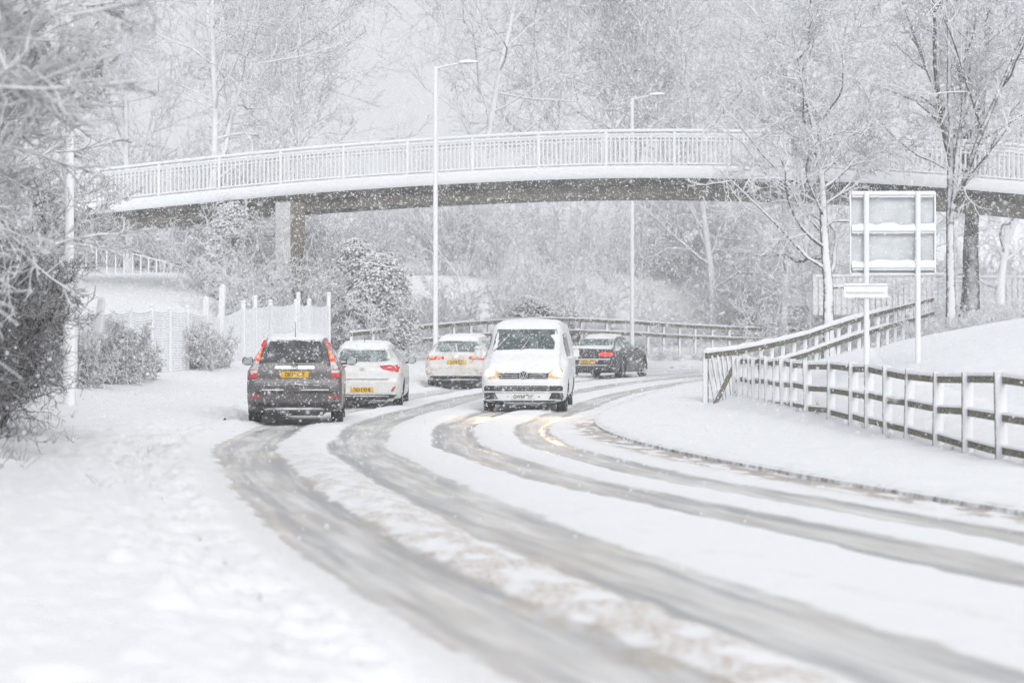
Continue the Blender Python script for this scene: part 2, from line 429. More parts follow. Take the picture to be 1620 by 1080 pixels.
# snow surface over road and pavements: height above ground_h, slush, dirt
BANDS = [(.36, 1.02, 'D'), (1.62, 2.36, 'C'), (3.62, 4.50, 'B'), (5.32, 6.22, 'A')]
def snow_surface(d, off):
    wob = (fbm(d * .22, off * 0 + 3.1, 2, 5) - .5) * .22
    drift = .30 * sstep(40, 58, d)
    rough_e = (fbm(d * 2.2, off * 5, 3, 9) - .5) * .16
    shift = {'A': np.interp(d, [8, 12, 19, 27, 40], [.18, .14, .12, -.10, -.08]) + drift, 'B': np.interp(d, [8, 12, 19, 27, 36], [.45, .42, .34, .06, .0]) + drift,
             'C': np.interp(d, [12, 19, 27, 40, 52, 65], [.05, .10, .50, .60, .50, .40]), 'D': np.interp(d, [12, 19, 27, 40, 52, 65], [.0, .10, .50, .55, .25, .20])}
    sl = np.zeros_like(d); dirt = np.zeros_like(d); dep = np.zeros_like(d)
    for a, b, k in BANDS:
        sh = shift[k]
        e = rough_e * (1.25 if k == 'A' else .8)
        o2 = off - sh - wob
        amt = sstep(a - .10, a + .10, o2 + e) * (1 - sstep(b - .10, b + .10, o2 + e))
        wide = sstep(a - .25, a + .12, o2 + e) * (1 - sstep(b - .12, b + .25, o2 + e))
        sl = np.maximum(sl, amt * (1.0 if k != 'A' else .95)); dep = np.maximum(dep, wide)
    sl = sl * (1 - .35 * sstep(56, 80, d))
    rut = np.zeros_like(d)
    for k, cc, wd, st in (('A', 5.46, .10, 1.0), ('A', 5.98, .07, .45), ('B', 4.38, .10, 1.0), ('B', 3.78, .06, .5), ('C', 2.24, .08, .9), ('C', 1.74, .07, .8), ('D', .95, .06, .6), ('D', .46, .08, .8)):
        sh = shift[k]
        vv = (off - sh - wob + rough_e * .4 - cc) / (wd * (.7 + .8 * fbm(d * .35, off * 0 + cc * 3, 2, 21)))
        if k in 'CD': st = st * (1 + (1.5 if k == 'C' else .9) * sstep(30, 38, d) * (1 - sstep(48, 54, d)))
        rut = np.maximum(rut, st * np.exp(-vv * vv) * np.clip(1.5 * fbm(d * .5, off * 0 + cc, 2, 25) - .05, 0, 1.1))
    # brown churned ridge between A and B, gutter by the kerb
    ro = off - .5 * (shift['A'] + shift['B'])
    ridge = sstep(4.45, 4.65, ro) * (1 - sstep(5.2, 5.5, ro)) * (1 - sstep(16, 46, d))
    lump = fbm(d * 3.0, off * 6.5, 3, 31)
    dirt = np.maximum(dirt, ridge * sstep(.36, .66, lump) * 1.0)
    e2 = sstep(3.1, 3.5, off) * (1 - sstep(3.55, 3.75, off)) * (1 - sstep(12, 30, d))
    dirt = np.maximum(dirt, e2 * sstep(.5, .75, lump) * .3)
    oa = off - shift['A']
    ea = sstep(5.9, 6.2, oa) * (1 - sstep(6.3, 6.6, oa)) * (1 - sstep(22, 44, d))
    dirt = np.maximum(dirt, ea * .28)
    gut = (1 - sstep(.15, .35 + .8 * shift['D'], off)) * sstep(-.02, 0.0, off) * (1 - sstep(42, 54, d))
    gl = fbm(d * 2.0, off * 7, 3, 77)
    dirt = np.maximum(dirt, gut * sstep(.32, .52, gl)); sl = np.maximum(sl, gut * .95 * sstep(.34, .52, gl)); rut_g = gut * sstep(.5, .7, gl)
    # heights
    h = .062 * (1 - .8 * dep) + (lump - .5) * .05 * ridge + (gl - .5) * .05 * gut
    h = h + (fbm(d * 1.4, off * 4, 3, 41) - .5) * .02
    bank = sstep(6.25, 6.75, off - shift['A'] - wob * .5) * (1 - sstep(7.2, 8.3, off))
    cl = fbm(d * 3.2, off * 3.9, 2, 53); cl2 = vnoise(d * 10, off * 11, 61); cl3 = vnoise(d * 5.7, off * 6.1, 63)
    spots = sstep(.60, .9, cl3) * .055 + sstep(.62, .92, cl2) * .035
    h = h + bank * (.03 + sstep(.45, .85, cl) * .05 + spots * 1.0)
    band2 = sstep(6.4, 6.8, off - shift['A']) * (1 - sstep(8.2, 9.6, off))
    h = h - band2 * sstep(.66, .9, vnoise(d * 5.2, off * 6.0, 87)) * .035 - band2 * sstep(.7, .92, vnoise(d * 9.5, off * 10.5, 89)) * .035
    path = sstep(8.0, 9.2, off)
    h = h + sstep(6.5, 7.5, off) * sstep(.74, .95, vnoise(d * 4.3, off * 4.9, 79)) * .04 * (1 - sstep(8.5, 10, off))
    h = h + path * ((fbm(d * .9, off * 1.3, 3, 71) - .5) * .03 + sstep(.7, .95, vnoise(d * 2.1, off * 2.6, 75)) * .025)
    rut = np.maximum(rut, rut_g * .9)
    return h - .012 * rut, np.clip(sl, 0, 1), np.clip(dirt, 0, 1), np.clip(rut, 0, 1)

def strip(name, d0, d1, ratio, offs, mat, label_fn, kind='structure', attrs=True, zfun=None):
    ds = [d0]
    while ds[-1] < d1: ds.append(ds[-1] * (1 + ratio))
    ds = np.array(ds); D, O = np.meshgrid(ds, np.array(offs), indexing='ij')
    X, Y = road_pt(D, O)
    h, sl, dirt, rut = snow_surface(D, O)
    Z = zfun(X, Y, D, O, h) if zfun else np.where(O > 7.0, ground_h(X, Y), road_z(D)) + h
    n, m = D.shape
    i = np.arange(n * m).reshape(n, m)
    F = np.stack([i[:-1, :-1], i[:-1, 1:], i[1:, 1:], i[1:, :-1]], -1).reshape(-1, 4)
    if X[0, 0] > X[0, 1]: F = F[:, ::-1]
    V = np.stack([X, Y, Z], -1).reshape(-1, 3)
    me = np_mesh(name, V, [F], mat)
    if attrs:
        for nm, arr in (('slush', sl), ('dirt', dirt), ('rut', rut)):
            a = me.attributes.new(nm, 'FLOAT', 'POINT'); a.data.foreach_set('value', arr.ravel().astype(np.float32))
        uvl = me.uv_layers.new(name='track')
        vi = np.empty(len(me.loops), dtype=np.int32); me.loops.foreach_get('vertex_index', vi)
        UV = np.stack([O.ravel(), D.ravel()], -1)[vi].astype(np.float32); uvl.data.foreach_set('uv', UV.ravel())
    return tag(link(name, me), kind=kind)

strip('road', 5.0, 150, .0048, np.arange(0, 7.0001, .04), M['road'], None)
def pav_z(X, Y, D, O, h):
    z = ground_h(X, Y) + h
    edge = sstep(13.0, 14.0, O)
    return z - edge * .16
strip('pavement', 5.0, 110, .0055, np.concatenate([np.arange(7.0, 10, .05), np.arange(10, 14.01, .12)]), M['road'], None, zfun=pav_z)
def verge_z(X, Y, D, O, h):
    up = sstep(-.02, -.20, O) if False else np.clip((-O - .035) / .16, 0, 1)
    up = np.sqrt(np.clip(up, 0, 1))
    lum = (fbm(D * 1.7, O * 3, 3, 91) - .5) * .05 - .03 * sstep(.5, .8, fbm(D * .8, O * 0 + .5, 2, 93)) * (1 - up * .8) + (fbm(D * .5, O * .7, 2, 95) - .5) * .05
    z = np.where(O > -.25, road_z(D) + .10 + up * .05, ground_h(X, Y) + .04) + lum
    cover = .62 * sstep(.35, .75, fbm(D * 1.1, O * 0 + 2.5, 4, 97))
    cover = np.maximum(cover, sstep(44, 54, D))
    drape = road_z(D) + cover * (.145 - .7 * np.maximum(O, 0)) - (1 - cover) * .04 * (1 - sstep(44, 54, D))
    z = np.where(O > -.02, drape + lum * .5, z)
    return z - sstep(-5.4, -6.0, O) * .14
strip('verge', 5.0, 120, .0065, -np.concatenate([[-.16, -.11, -.07, -.03, 0.0], np.arange(.03, .4, .04), np.arange(.4, 6.01, .14)]), M['snow'], None, attrs=False, zfun=verge_z)
# kerb face showing where the slush has been thrown off it
ds = np.arange(5, 120, .3); prof = [(0.03, -.06), (0.0, .10), (-.03, .118), (-.14, .11)]
V = []; F = []
for i, d in enumerate(ds):
    for o_, z_ in prof:
        x, y = road_pt(d, o_); V.append((x, y, float(road_z(d)) + z_))
for i in range(len(ds) - 1):
    for k in range(3):
        a = i * 4 + k; F.append((a, a + 1, a + 5, a + 4))
tag(link('kerb', np_mesh('kerb', np.array(V), [np.array(F)], M['kerb'], smooth=False)), kind='structure')

# ground sheet to the horizon
gx = np.concatenate([np.arange(-260, -40, 8), np.arange(-40, -24, 1.5), np.arange(-24, 30, .5), np.arange(30, 60, 1.5), np.arange(60, 261, 8)])
gy = np.concatenate([np.arange(-30, 4, 3), np.arange(4, 125, .6), np.arange(125, 180, 2), np.arange(180, 290, 8)])
GX, GY = np.meshgrid(gx, gy, indexing='ij')
O = road_off(GX, GY); H = ground_h(GX, GY)
inside = sstep(-6.0, -5.3, O) * (1 - sstep(12.9, 13.6, O)) * (1 - sstep(105, 110, GY))
H = H - inside * .16 + (fbm(GX * .35, GY * .35, 3, 3) - .5) * .12 * (1 - inside)
i = np.arange(H.size).reshape(H.shape)
F = np.stack([i[:-1, :-1], i[1:, :-1], i[1:, 1:], i[:-1, 1:]], -1).reshape(-1, 4)
tag(link('ground', np_mesh('ground', np.stack([GX, GY, H], -1).reshape(-1, 3), [F], M['snow'])), kind='structure')

# ------------------------------------------------------------------ footbridge
BR_PX = np.array([60, 180, 470, 690, 960, 1200, 1400, 1620, 1760])
BR_TOP = np.array([279, 265, 237, 219, 207.5, 207.5, 215, 231, 245])     # top rail in the photo
BR_D = np.array([88.6, 88, 85.5, 84, 82, 81, 80, 79, 78.4])
_cx = np.array([(p - 810) * d / FPX for p, d in zip(BR_PX, BR_D)])
_cz = np.array([CAM_H + (552 - t) * d / FPX for t, d in zip(BR_TOP, BR_D)])
_bq = np.polyfit(_cx, _cz, 4)
def br_y(x): return float(np.interp(x, _cx, BR_D))
def br_z(x): return float(np.polyval(_bq, x))      # height of the top rail
BX0, BX1 = float(_cx[0]), float(_cx[-1])
bridge = tag(empty('footbridge', (0, br_y(0), 0)), 'long arched concrete footbridge with white snowy railings spanning the road', 'footbridge')
B0 = Vector((0, br_y(0), 0))
xs = np.linspace(BX0, BX1, 60)
WID = 2.6                                          # deck width
def sweep(name, prof, mat, parent, smooth=False):
    """prof: closed loop of (across, up) relative to the near rail's line and top-rail height"""
    mb = MB(); m = len(prof); vs = []; fs = []
    for x in xs:
        for a, u in prof: vs.append((x, br_y(x) + a - B0.y, br_z(x) + u))
    for i in range(len(xs) - 1):
        for k in range(m):
            j = (k + 1) % m; fs.append((i * m + k, i * m + j, (i + 1) * m + j, (i + 1) * m + k))
    fs.append(tuple(range(m))); fs.append(tuple((len(xs) - 1) * m + k for k in range(m - 1, -1, -1)))
    mb.add(vs, fs); return mb.build(name, mat, parent, smooth, 35)
RAILH = 1.22
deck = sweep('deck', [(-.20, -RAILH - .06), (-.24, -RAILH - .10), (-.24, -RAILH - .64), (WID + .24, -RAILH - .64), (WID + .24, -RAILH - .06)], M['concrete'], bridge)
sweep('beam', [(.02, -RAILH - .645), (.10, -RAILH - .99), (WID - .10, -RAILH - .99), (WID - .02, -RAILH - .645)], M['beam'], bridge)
# wind-packed snow on the deck edge
def fascia():
    prof = [(-.10, -RAILH + .03), (-.22, -RAILH + .01), (-.285, -RAILH - .05), (-.30, -RAILH - .2), (-.285, -RAILH - .34), (-.245, -RAILH - .40), (-.235, -RAILH - .10), (-.1, -RAILH - .055)]
    return sweep('deck_edge_snow', prof, M['snow_soft'], bridge, True)
fascia()
def railing(y_off, parts):
    rl = empty('railing', (0, y_off, 0)); rl.parent = bridge
    top = MB(); top.tube([(x, br_y(x) - B0.y, br_z(x)) for x in xs], .058, 8); top.build('handrail', M['frost_metal'], rl, True)
    for u, r_ in ((-.14, .045), (-RAILH + .10, .042)):
        MB().tube([(x, br_y(x) - B0.y, br_z(x) + u) for x in xs], r_, 6).build('cross_rail', M['frost_metal'], rl, True)
    bar = MB().tube([(0, 0, -RAILH + .1), (0, 0, -.13)], .029, 6).mesh('railing_bar', M['frost_metal'], True)
    post = MB().box((0, 0, -RAILH / 2 - .02), (.095, .085, RAILH + .05), 0, .012).mesh('railing_post', M['frost_metal'])
    st = MB(); x = BX0 + .05; k = 0
    while x < BX1:
        yy = br_y(x) - B0.y; zz = br_z(x)
        if k % 15 == 0: link('railing_post', post, rl, (x, yy, zz))
        elif parts: link('railing_bar', bar, rl, (x, yy, zz))
        else: st.tube([(x, yy, zz - RAILH + .1), (x, yy, zz - .13)], .029, 5)
        x += .152; k += 1
    if not parts: tag(st.build('railing_bars', M['frost_metal'], rl, True), kind='stuff')
    return rl
railing(0, True)
railing(WID, False)
# pier
p = PX(472, 400, 87.2)
pr = MB(); pr.box((p.x, 0.9, 2.6), (.74, .74, 7.9), R(-38), .02)
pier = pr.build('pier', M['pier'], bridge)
tag(pier, 'square concrete pier under the beam, one face plastered white')

# ------------------------------------------------------------------ street lamps
def lamp_post(px, py_top, d, h, r0, r1, arm, label, base=None):
    x = (px - 810) * d / FPX; z0 = gz(x, d)
    t = tag(empty('street_lamp', (x, d, z0)), label, 'street lamp', 'tall street lamps')
    mb = MB(); mb.tube([(0, 0, -.2), (0, 0, 1.55 if base else .3), (0, 0, 1.68 if base else .4), (0, 0, h)], [base or r0, base or r0, r0, r1], 14)
    mb.build('pole', M['post_metal'], t, True, 30)
    a = MB(); a.tube([(0, 0, h - .05), (.35, 0, h + .03), (arm, 0, h + .12)], [.035, .03, .028], 8); a.build('arm', M['post_metal'], t, True)
    hd = MB()
    prof = []
    n = 9
    vs = []; fs = []
    for i in range(n):
        s = i / (n - 1); wy = .12 * math.sin(math.pi * min(max(s, .06), .97)) ** .5; hz = .055 * math.sin(math.pi * min(max(s, .05), .97)) ** .6
        cx_ = arm - .1 + .72 * s; cz_ = h + .12 + .03 * s
        for k in range(8):
            q = 2 * math.pi * k / 8; vs.append((cx_, wy * math.cos(q), cz_ + hz * math.sin(q) * (1 if math.sin(q) > 0 else .6)))
    for i in range(n - 1):
        for k in range(8):
            j = (k + 1) % 8; fs.append((i * 8 + k, i * 8 + j, i * 8 + 8 + j, i * 8 + 8 + k))
    fs.append(tuple(range(7, -1, -1))); fs.append(tuple((n - 1) * 8 + k for k in range(8)))
    hd.add(vs, fs); lh = hd.build('lantern', M['post_metal'], t, True, 50)
    cap = MB(); cap.tube([(arm - .05, 0, h + .175), (arm + .25, 0, h + .2), (arm + .55, 0, h + .185)], [.03, .055, .02], 8); cap.build('snow_cap', M['snow_soft'], lh, True)
    return t
lamp_post(689, 90, 81, (560 - 90) * 81 / FPX + 0.0, .085, .07, .85, 'tall street lamp in front of the footbridge, left of its middle')
lamp_post(1000, 160, 97, (552 - 160) * 97 / FPX + .55, .085, .07, .75, 'shorter looking street lamp standing behind the footbridge')
lamp_post(110, 0, 44.5, 9.0, .085, .07, .9, 'stout lamp post with thick base beside the dark hedge', base=.118)

# ------------------------------------------------------------------ post and rail fence along the inner verge
def snow_ridge(mb, p0, p1, wd, ht, seed=0, n=7):
    """a lumpy snow cap lying on a rail from p0 to p1"""
    p0, p1 = Vector(p0), Vector(p1); t = (p1 - p0); L = t.length; t.normalize()
    a = t.cross(Vector((0, 0, 1))).normalized(); vs = []; fs = []
    rr = random.Random(seed)
    pr_ = [(-.5, -.02), (-.56, .3), (-.36, .8), (0, 1), (.36, .8), (.56, .3), (.5, -.02)]
    for i in range(n + 1):
        s = i / n; q = p0 + t * (L * s); f = .8 + .4 * rr.random()
        for u, v in pr_: vs.append(q + a * (u * wd) + Vector((0, 0, v * ht * f)))
    for i in range(n):
        for k in range(6): fs.append((i * 7 + k, i * 7 + k + 1, i * 7 + 8 + k, i * 7 + 7 + k))
    fs.append(tuple(range(6, -1, -1))); fs.append(tuple(n * 7 + k for k in range(7)))
    mb.add(vs, fs)

def fl_x(d): return 6.0 + (d - 30) * (5.0 - 6.0) / 24.0      # the straight line of the near fence
def solve_d(px):
    lo, hi = 22.0, 58.0
    for _ in range(50):
        m = (lo + hi) / 2
        if 810 + FPX * fl_x(m) / m > px: lo = m
        else: hi = m
    return lo
FP = [1164.6, 1171.8, 1178.5, 1186.5, 1195, 1204.5, 1215.3, 1226.8, 1240.5, 1254.6, 1279, 1314, 1349, 1374, 1403.4, 1436, 1482.6, 1530, 1584.7, 1652]
fd = [solve_d(p) for p in FP]
fz_top = lambda d: float(np.interp(d, [26, 30, 54], [1.17, 1.14, 1.31]))
near_fence = tag(empty('wooden_fence', (fl_x(fd[-1]), fd[-1], gz(fl_x(fd[-1]), fd[-1]))), 'three-rail wooden fence with snow-plastered posts along the grass verge', 'fence')
NF = Vector(near_fence.location)
rnd = random.Random(4)
pts = []
for i, d in enumerate(fd):
    x = fl_x(d); z0 = min(gz(x, d), .24) - .02; zt = fz_top(d) + rnd.uniform(-.035, .03)
    lean = rnd.uniform(-.035, .035)
    vs_ = MB(); hgt = zt - z0 + .25
    w_ = rnd.uniform(.125, .15)
    vs_.box((0, 0, hgt / 2), (w_, .10, hgt), R(-4), .008)
    po = vs_.build('post', M['post'], near_fence); po.location = (x - NF.x, d - NF.y, z0 - .25 - NF.z); po.rotation_euler = (0, lean, 0)
    sc_ = MB(); sc_.box((.004, -.066, hgt / 2 + .03), (w_ * .99, .034, hgt - .1), R(-4), .014)
    sp_ = link('plastered_snow', sc_.mesh('plastered_snow', M['snow_soft'], True, 60), po)
    pts.append((x, d, zt, z0))
for i in range(len(pts) - 1):
    a, b = pts[i], pts[i + 1]
    for f in (.90, .52, .15):
        za = a[3] + (a[2] - a[3]) * f + rnd.uniform(-.02, .02); zb = b[3] + (b[2] - b[3]) * f + rnd.uniform(-.02, .02)
        p0 = Vector((a[0], a[1] + .075, za)) - NF; p1 = Vector((b[0], b[1] + .075, zb)) - NF
        r_ = MB().bar(p0, p1, .04, .09).build('rail', M['rail'], near_fence)
        mb = MB(); snow_ridge(mb, p0 + Vector((0, 0, .044)), p1 + Vector((0, 0, .044)), .06, .035 if f < .9 else .055, i * 7 + int(f * 10), 5)
        mb.build('snow_cap', M['snow_soft'], r_, True, 60)

# broken corner of the fence with its leaning pales and brace
corner = tag(empty('broken_fence_panel', tuple(PX(1140, 640, 54.6))), 'leaning broken fence end with slanting pales at the bend', 'fence')
CN = Vector(corner.location)
for tx, bx, ty, by in ((1117, 1131, 562, 628), (1126, 1140, 562, 631), (1135, 1146, 562, 633), (1142, 1152, 563, 640), (1150, 1160, 563, 637), (1158, 1165, 562, 640)):
    p0 = PX(bx, by + 8, 54.8); p1 = PX(tx, ty, 54.8)
    mb = MB().bar(p0 - CN, p1 - CN, .05, .085); po = mb.build('pale', M['post'], corner)
    MB().bar(p0 - CN + Vector((0, -.05, 0)), p1 - CN + Vector((0, -.05, 0)), .03, .095).build('plastered_snow', M['snow_soft'], po)
brace = MB().bar(PX(1131, 640, 54.0), PX(1162, 577, 54.0), .07, .10).build('timber_brace', M['plank'])
brace.data.transform(Matrix.Translation(-PX(1131, 640, 54.0))); brace.location = PX(1131, 640, 54.0)
tag(brace, 'bare brown timber brace propped against the broken fence end', 'timber')

# ramp fence going up the bank
RF = [(1117, 559, 54.6), (1165, 553, 56), (1205, 545.5, 57.5), (1240, 538, 59), (1275, 529, 61), (1310, 517, 63), (1345, 506, 65.5), (1375, 497.5, 68), (1405, 489.5, 71), (1430, 483.5, 74), (1455, 477, 77), (1477, 471, 80)]
ramp_f = tag(empty('wooden_fence', tuple(PX(1240, 580, 60))), 'two-rail wooden fence climbing the snowy bank behind the road sign', 'fence')
RN = Vector(ramp_f.location)
rp = [PX(*q) for q in RF]
for i in range(len(rp) - 1):
    a, b = rp[i], rp[i + 1]
    for dz, thick in ((-.05, .10), (-.50, .085)):
        if i == 0 and dz < -.1: continue
        p0 = a + Vector((0, 0, dz)) - RN; p1 = b + Vector((0, 0, dz)) - RN
        r_ = MB().bar(p0, p1, .05, .13).build('rail', M['rail'], ramp_f)
        mb = MB(); snow_ridge(mb, p0 + Vector((0, 0, .06)), p1 + Vector((0, 0, .06)), .10, thick * (1.0 if i < 8 else .35), i, 4)
        mb.build('snow_cap', M['snow_soft'], r_, True, 60)
    for s in ((0.0, .5) if i > 1 else (0.0,)):
        q = a.lerp(b, s); zb_ = gz(q.x, q.y) - .2
        hgt = q.z - .1 - zb_
        if hgt < .3: hgt = .9
        po = MB().box((0, 0, -hgt / 2), (.11, .10, hgt), R(-20), .008).build('post', M['post'], ramp_f)
        po.location = q - RN + Vector((0, .09, -.08))

# far post and rail fence on the outside of the bend
FF = [(555, 526, 79), (590, 522.5, 81), (640, 517.5, 83), (690, 513.5, 85), (745, 509, 87.5), (800, 506, 90), (860, 503, 92), (920, 504, 94), (960, 506, 96), (1000, 508, 98), (1050, 511.5, 101), (1100, 514.5, 103.5), (1180, 518, 106), (1290, 521, 108)]
far_f = tag(empty('wooden_fence', tuple(PX(690, 570, 85))), 'distant two-rail wooden fence on the outside of the bend, behind the cars', 'fence')
FN = Vector(far_f.location); fp = [PX(*q) for q in FF]
tot = 0
for i in range(len(fp) - 1):
    a, b = fp[i], fp[i + 1]; L = (b - a).length
    for dz in (-.06, -.52):
        p0 = a + Vector((0, 0, dz)) - FN; p1 = b + Vector((0, 0, dz)) - FN
        r_ = MB().bar(p0, p1, .05, .13).build('rail', M['rail'], far_f)
        mb = MB(); snow_ridge(mb, p0 + Vector((0, 0, .06)), p1 + Vector((0, 0, .06)), .09, .055, i + 50, 4)
        mb.build('snow_cap', M['snow_soft'], r_, True, 60)
    n = max(1, int(L / 1.15))
    for k in range(n):
        q = a.lerp(b, k / n)
        po = MB().box((0, 0, -.7), (.10, .09, 1.4), R(20), .008).build('post', M['post'], far_f); po.location = q - FN + Vector((0, .08, .02))

# railing on the embankment at the far left
er = tag(empty('ramp_railing', tuple(PX(240, 440, 100))), 'thin metal railing along the top of the white embankment', 'railing')
EN = Vector(er.location)
EP = [(120, 384, 100), (172, 396, 100), (215, 402.5, 100.5), (255, 412.5, 101), (290, 424, 101.5), (322, 437, 102)]
ep = [PX(*q) for q in EP]
MB().tube([q - EN for q in ep], .035, 6).build('handrail', M['frost_metal'], er, True)
for k in range(17):
    s = k / 16 * (len(ep) - 1); i = min(int(s), len(ep) - 2); q = ep[i].lerp(ep[i + 1], s - i)
    po = MB().tube([(0, 0, -1.0), (0, 0, 0)], .035, 6).build('railing_post', M['frost_metal'], er, True); po.location = q - EN

# ------------------------------------------------------------------ snow clogged netting fence on the left
nf = tag(empty('netting_fence', tuple(PX(348, 600, 68))), 'uneven garden fence of leaning posts and snow-clogged netting', 'fence')
NN = Vector(nf.location)
NPX = [(118, 480, 52, 0), (143, 473, 54, .12), (178, 492, 57, 0), (205, 490, 59.5, 0), (240, 484, 61, 0), (268, 489, 62.5, 0), (296, 487, 64, 0), (326, 472, 67, 0), (347, 453, 68, .04), (385, 478, 70, 0), (404, 470, 71.2, 0), (428, 477, 72.5, 0), (466, 476, 74.8, .02), (472, 465, 75.2, 0), (489, 475, 76.2, 0), (520, 465, 78, 0)]
nets = []
for k, (px, py, d, lean) in enumerate(NPX):
    q = PX(px, py, d); zb_ = gz(q.x, q.y) - .15
    big = px in (347, 143, 326)
    wd_ = .16 if big else .115
    h_ = q.z - zb_
    po = MB().box((0, 0, h_ / 2), (wd_, wd_ * .8, h_), R(random.Random(k).uniform(-20, 20)), .015).build('post', M['net'], nf)
    po.location = (q.x - NN.x, q.y - NN.y, zb_ - NN.z); po.rotation_euler = (0, lean, 0)
    mb = MB(); mb.lathe([(0.001, .07), (.06, .045), (.085, 0), (.001, -.01)], 8, 'Z'); c_ = mb.build('snow_cap', M['snow_soft'], po, True, 60); c_.location = (0, 0, h_)
    top = float(np.interp(px, [118, 143, 178, 240, 300, 330, 347, 385, 430, 470, 495, 520], [500, 497, 494, 491, 493, 500, 503, 488, 484, 482, 483, 485]))
    nets.append((q.x, d, zb_ + .15, PX(px, top, d).z))
for k in range(len(nets) - 1):
    a, b = nets[k], nets[k + 1]
    w_ = math.hypot(b[0] - a[0], b[1] - a[1]); mb = MB(); rr = random.Random(k + 9)
    nc = max(3, int(w_ / .085)); nr = 24
    ph = rr.uniform(0, 6)
    def pt(s, t):
        sag = .06 * math.sin(math.pi * s)
        zl = (a[2] + (b[2] - a[2]) * s); zt = a[3] + (b[3] - a[3]) * s - sag
        bul = .07 * math.sin(s * 4 + ph) + .015 * math.sin(t * 5 + ph)
        return (a[0] + (b[0] - a[0]) * s - NN.x, a[1] + (b[1] - a[1]) * s - .07 + bul - NN.y, zl + (zt - zl) * t - NN.z)
    for r_ in range(nr + 1):
        mb.tube([pt(s / 5, r_ / nr) for s in range(6)], .022 + .006 * rr.random(), 4, False)
    for c_ in range(nc + 1):
        mb.tube([pt(c_ / nc, t / 5) for t in range(6)], .014 + .01 * rr.random(), 4, False)
    tag(mb.build('netting', M['net'], nf, True, 80), kind='stuff')

# ------------------------------------------------------------------ the back of the big road sign
SD = 46.0
sb = PX(1411, 620, SD); sgz = gz(sb.x, SD)
sign = tag(empty('road_sign', (sb.x, SD, sgz)), 'back of a large square road sign on two poles, crusted with snow', 'road sign')
SN = Vector(sign.location)
def sp(px, py, dd=0): return PX(px, py, SD) + Vector((0, dd, 0)) - SN
c = sp(1412.5, 368.5, .06); a0 = sp(1345.5, 433, 0); a1 = sp(1479.5, 303.5, 0)
MB().box(c, (a1.x - a0.x, .012, a1.z - a0.z)).build('panel', M['sign_back'], sign)
rim = MB()
for (x0, z0, x1, z1) in ((a0.x, a1.z, a1.x, a1.z), (a0.x, a0.z, a1.x, a0.z)):
    rim.bar((x0, .03, z0), (x1, .03, z1), .07, .03)
for x_ in (a0.x, a1.x): rim.bar((x_, .03, a0.z), (x_, .03, a1.z), .03, .07)
rim.build('frame', M['post_metal'], sign)
for py, hh in ((310, .10), (367, .10), (425, .10)):
    q = sp(1412, py, 0)
    ch = MB().bar((a0.x + .03, .0, q.z), (a1.x - .03, .0, q.z), .07, .06).build('cross_rail', M['post_metal'], sign)
    mb = MB(); snow_ridge(mb, (a0.x + .02, -.005, q.z + .02), (a1.x - .02, -.005, q.z + .02), .12, .14 if py > 320 else .07, py, 10); mb.build('snow_cap', M['snow_soft'], ch, True, 60)
for px in (1370, 1451.5):
    q = sp(px, 303, -.06); x_ = q.x; zz = gz(SN.x + x_, SD - .06) - SN.z
    MB().tube([(x_, -.06, zz - .3), (x_, -.06, q.z - .01)], .052, 12).build('pole', M['post_metal'], sign, True)
# small plate fixed to one of its poles
q = PX(1369.5, 461, SD - .14)
pl = tag(empty('small_sign', tuple(q)), 'small rectangular sign plate fixed low on the road sign pole, snowed over', 'sign')
MB().box((0, 0, 0), (.83, .012, .235), 0).build('panel', M['frost_metal'], pl)
MB().bar((-.36, -.02, 0), (.36, -.02, 0), .03, .03).build('stiffener', M['frost_metal'], pl)
mb = MB(); snow_ridge(mb, (-.41, 0, .115), (.41, 0, .115), .06, .04, 3, 8); mb.build('snow_cap', M['snow_soft'], pl, True, 60)
# street name board farther back
q = PX(1262, 478, 86)
ns = tag(empty('name_board', (q.x, 86, gz(q.x, 86))), 'low snow-covered name board on a thin post beside the far tree', 'sign')
zq = q.z - ns.location.z
nb_ = MB().box((-.1, 0, zq), (.86, .03, .22), R(6)).build('board', M['frost_metal'], ns)
MB().box((.42, -.03, zq + .12), (.24, .03, .5), R(6)).build('side_plate', M['frost_metal'], ns)
MB().tube([(.46, .06, -.3), (.46, .06, zq + .4)], .03, 8).build('post', M['post_metal'], ns, True)
mb = MB(); snow_ridge(mb, (-.53, 0, zq + .1), (.33, 0, zq + .1), .1, .12, 5, 8); mb.build('snow_cap', M['snow_soft'], nb_, True, 60)

# pale board fence behind the right hand trees
bf = tag(empty('board_fence', tuple(PX(1500, 495, 104))), 'pale close-boarded garden fence behind the dark trunk', 'fence')
BN = Vector(bf.location); rr = random.Random(8)
px = 1290.0
bmesh_ = [MB().box((0, 0, -.75), (w_, .03, 1.75)).mesh('board', M['board']) for w_ in (.2, .22, .18)]
while px < 1660:
    d = 104.0; q = PX(px, 443 if px > 1500 else 438, d)
    o = link('board', rr.choice(bmesh_), bf, (q.x - BN.x, rr.uniform(-.03, .03), q.z - BN.z + rr.uniform(-.02, .02)))
    px += .245 * FPX / d
for z_, in ((0.12,),):
    a = PX(1290, 443, 104) - BN; b = PX(1500, 438, 104) - BN; cc = PX(1660, 443, 104) - BN
    mb = MB(); snow_ridge(mb, (a.x, 0, a.z + .12), (b.x, 0, b.z + .1), .16, .10, 2, 14); snow_ridge(mb, (b.x, 0, cc.z + .1), (cc.x, 0, cc.z + .1), .16, .10, 2, 14)
    mb.build('snow_cap', M['snow_soft'], bf, True, 60)

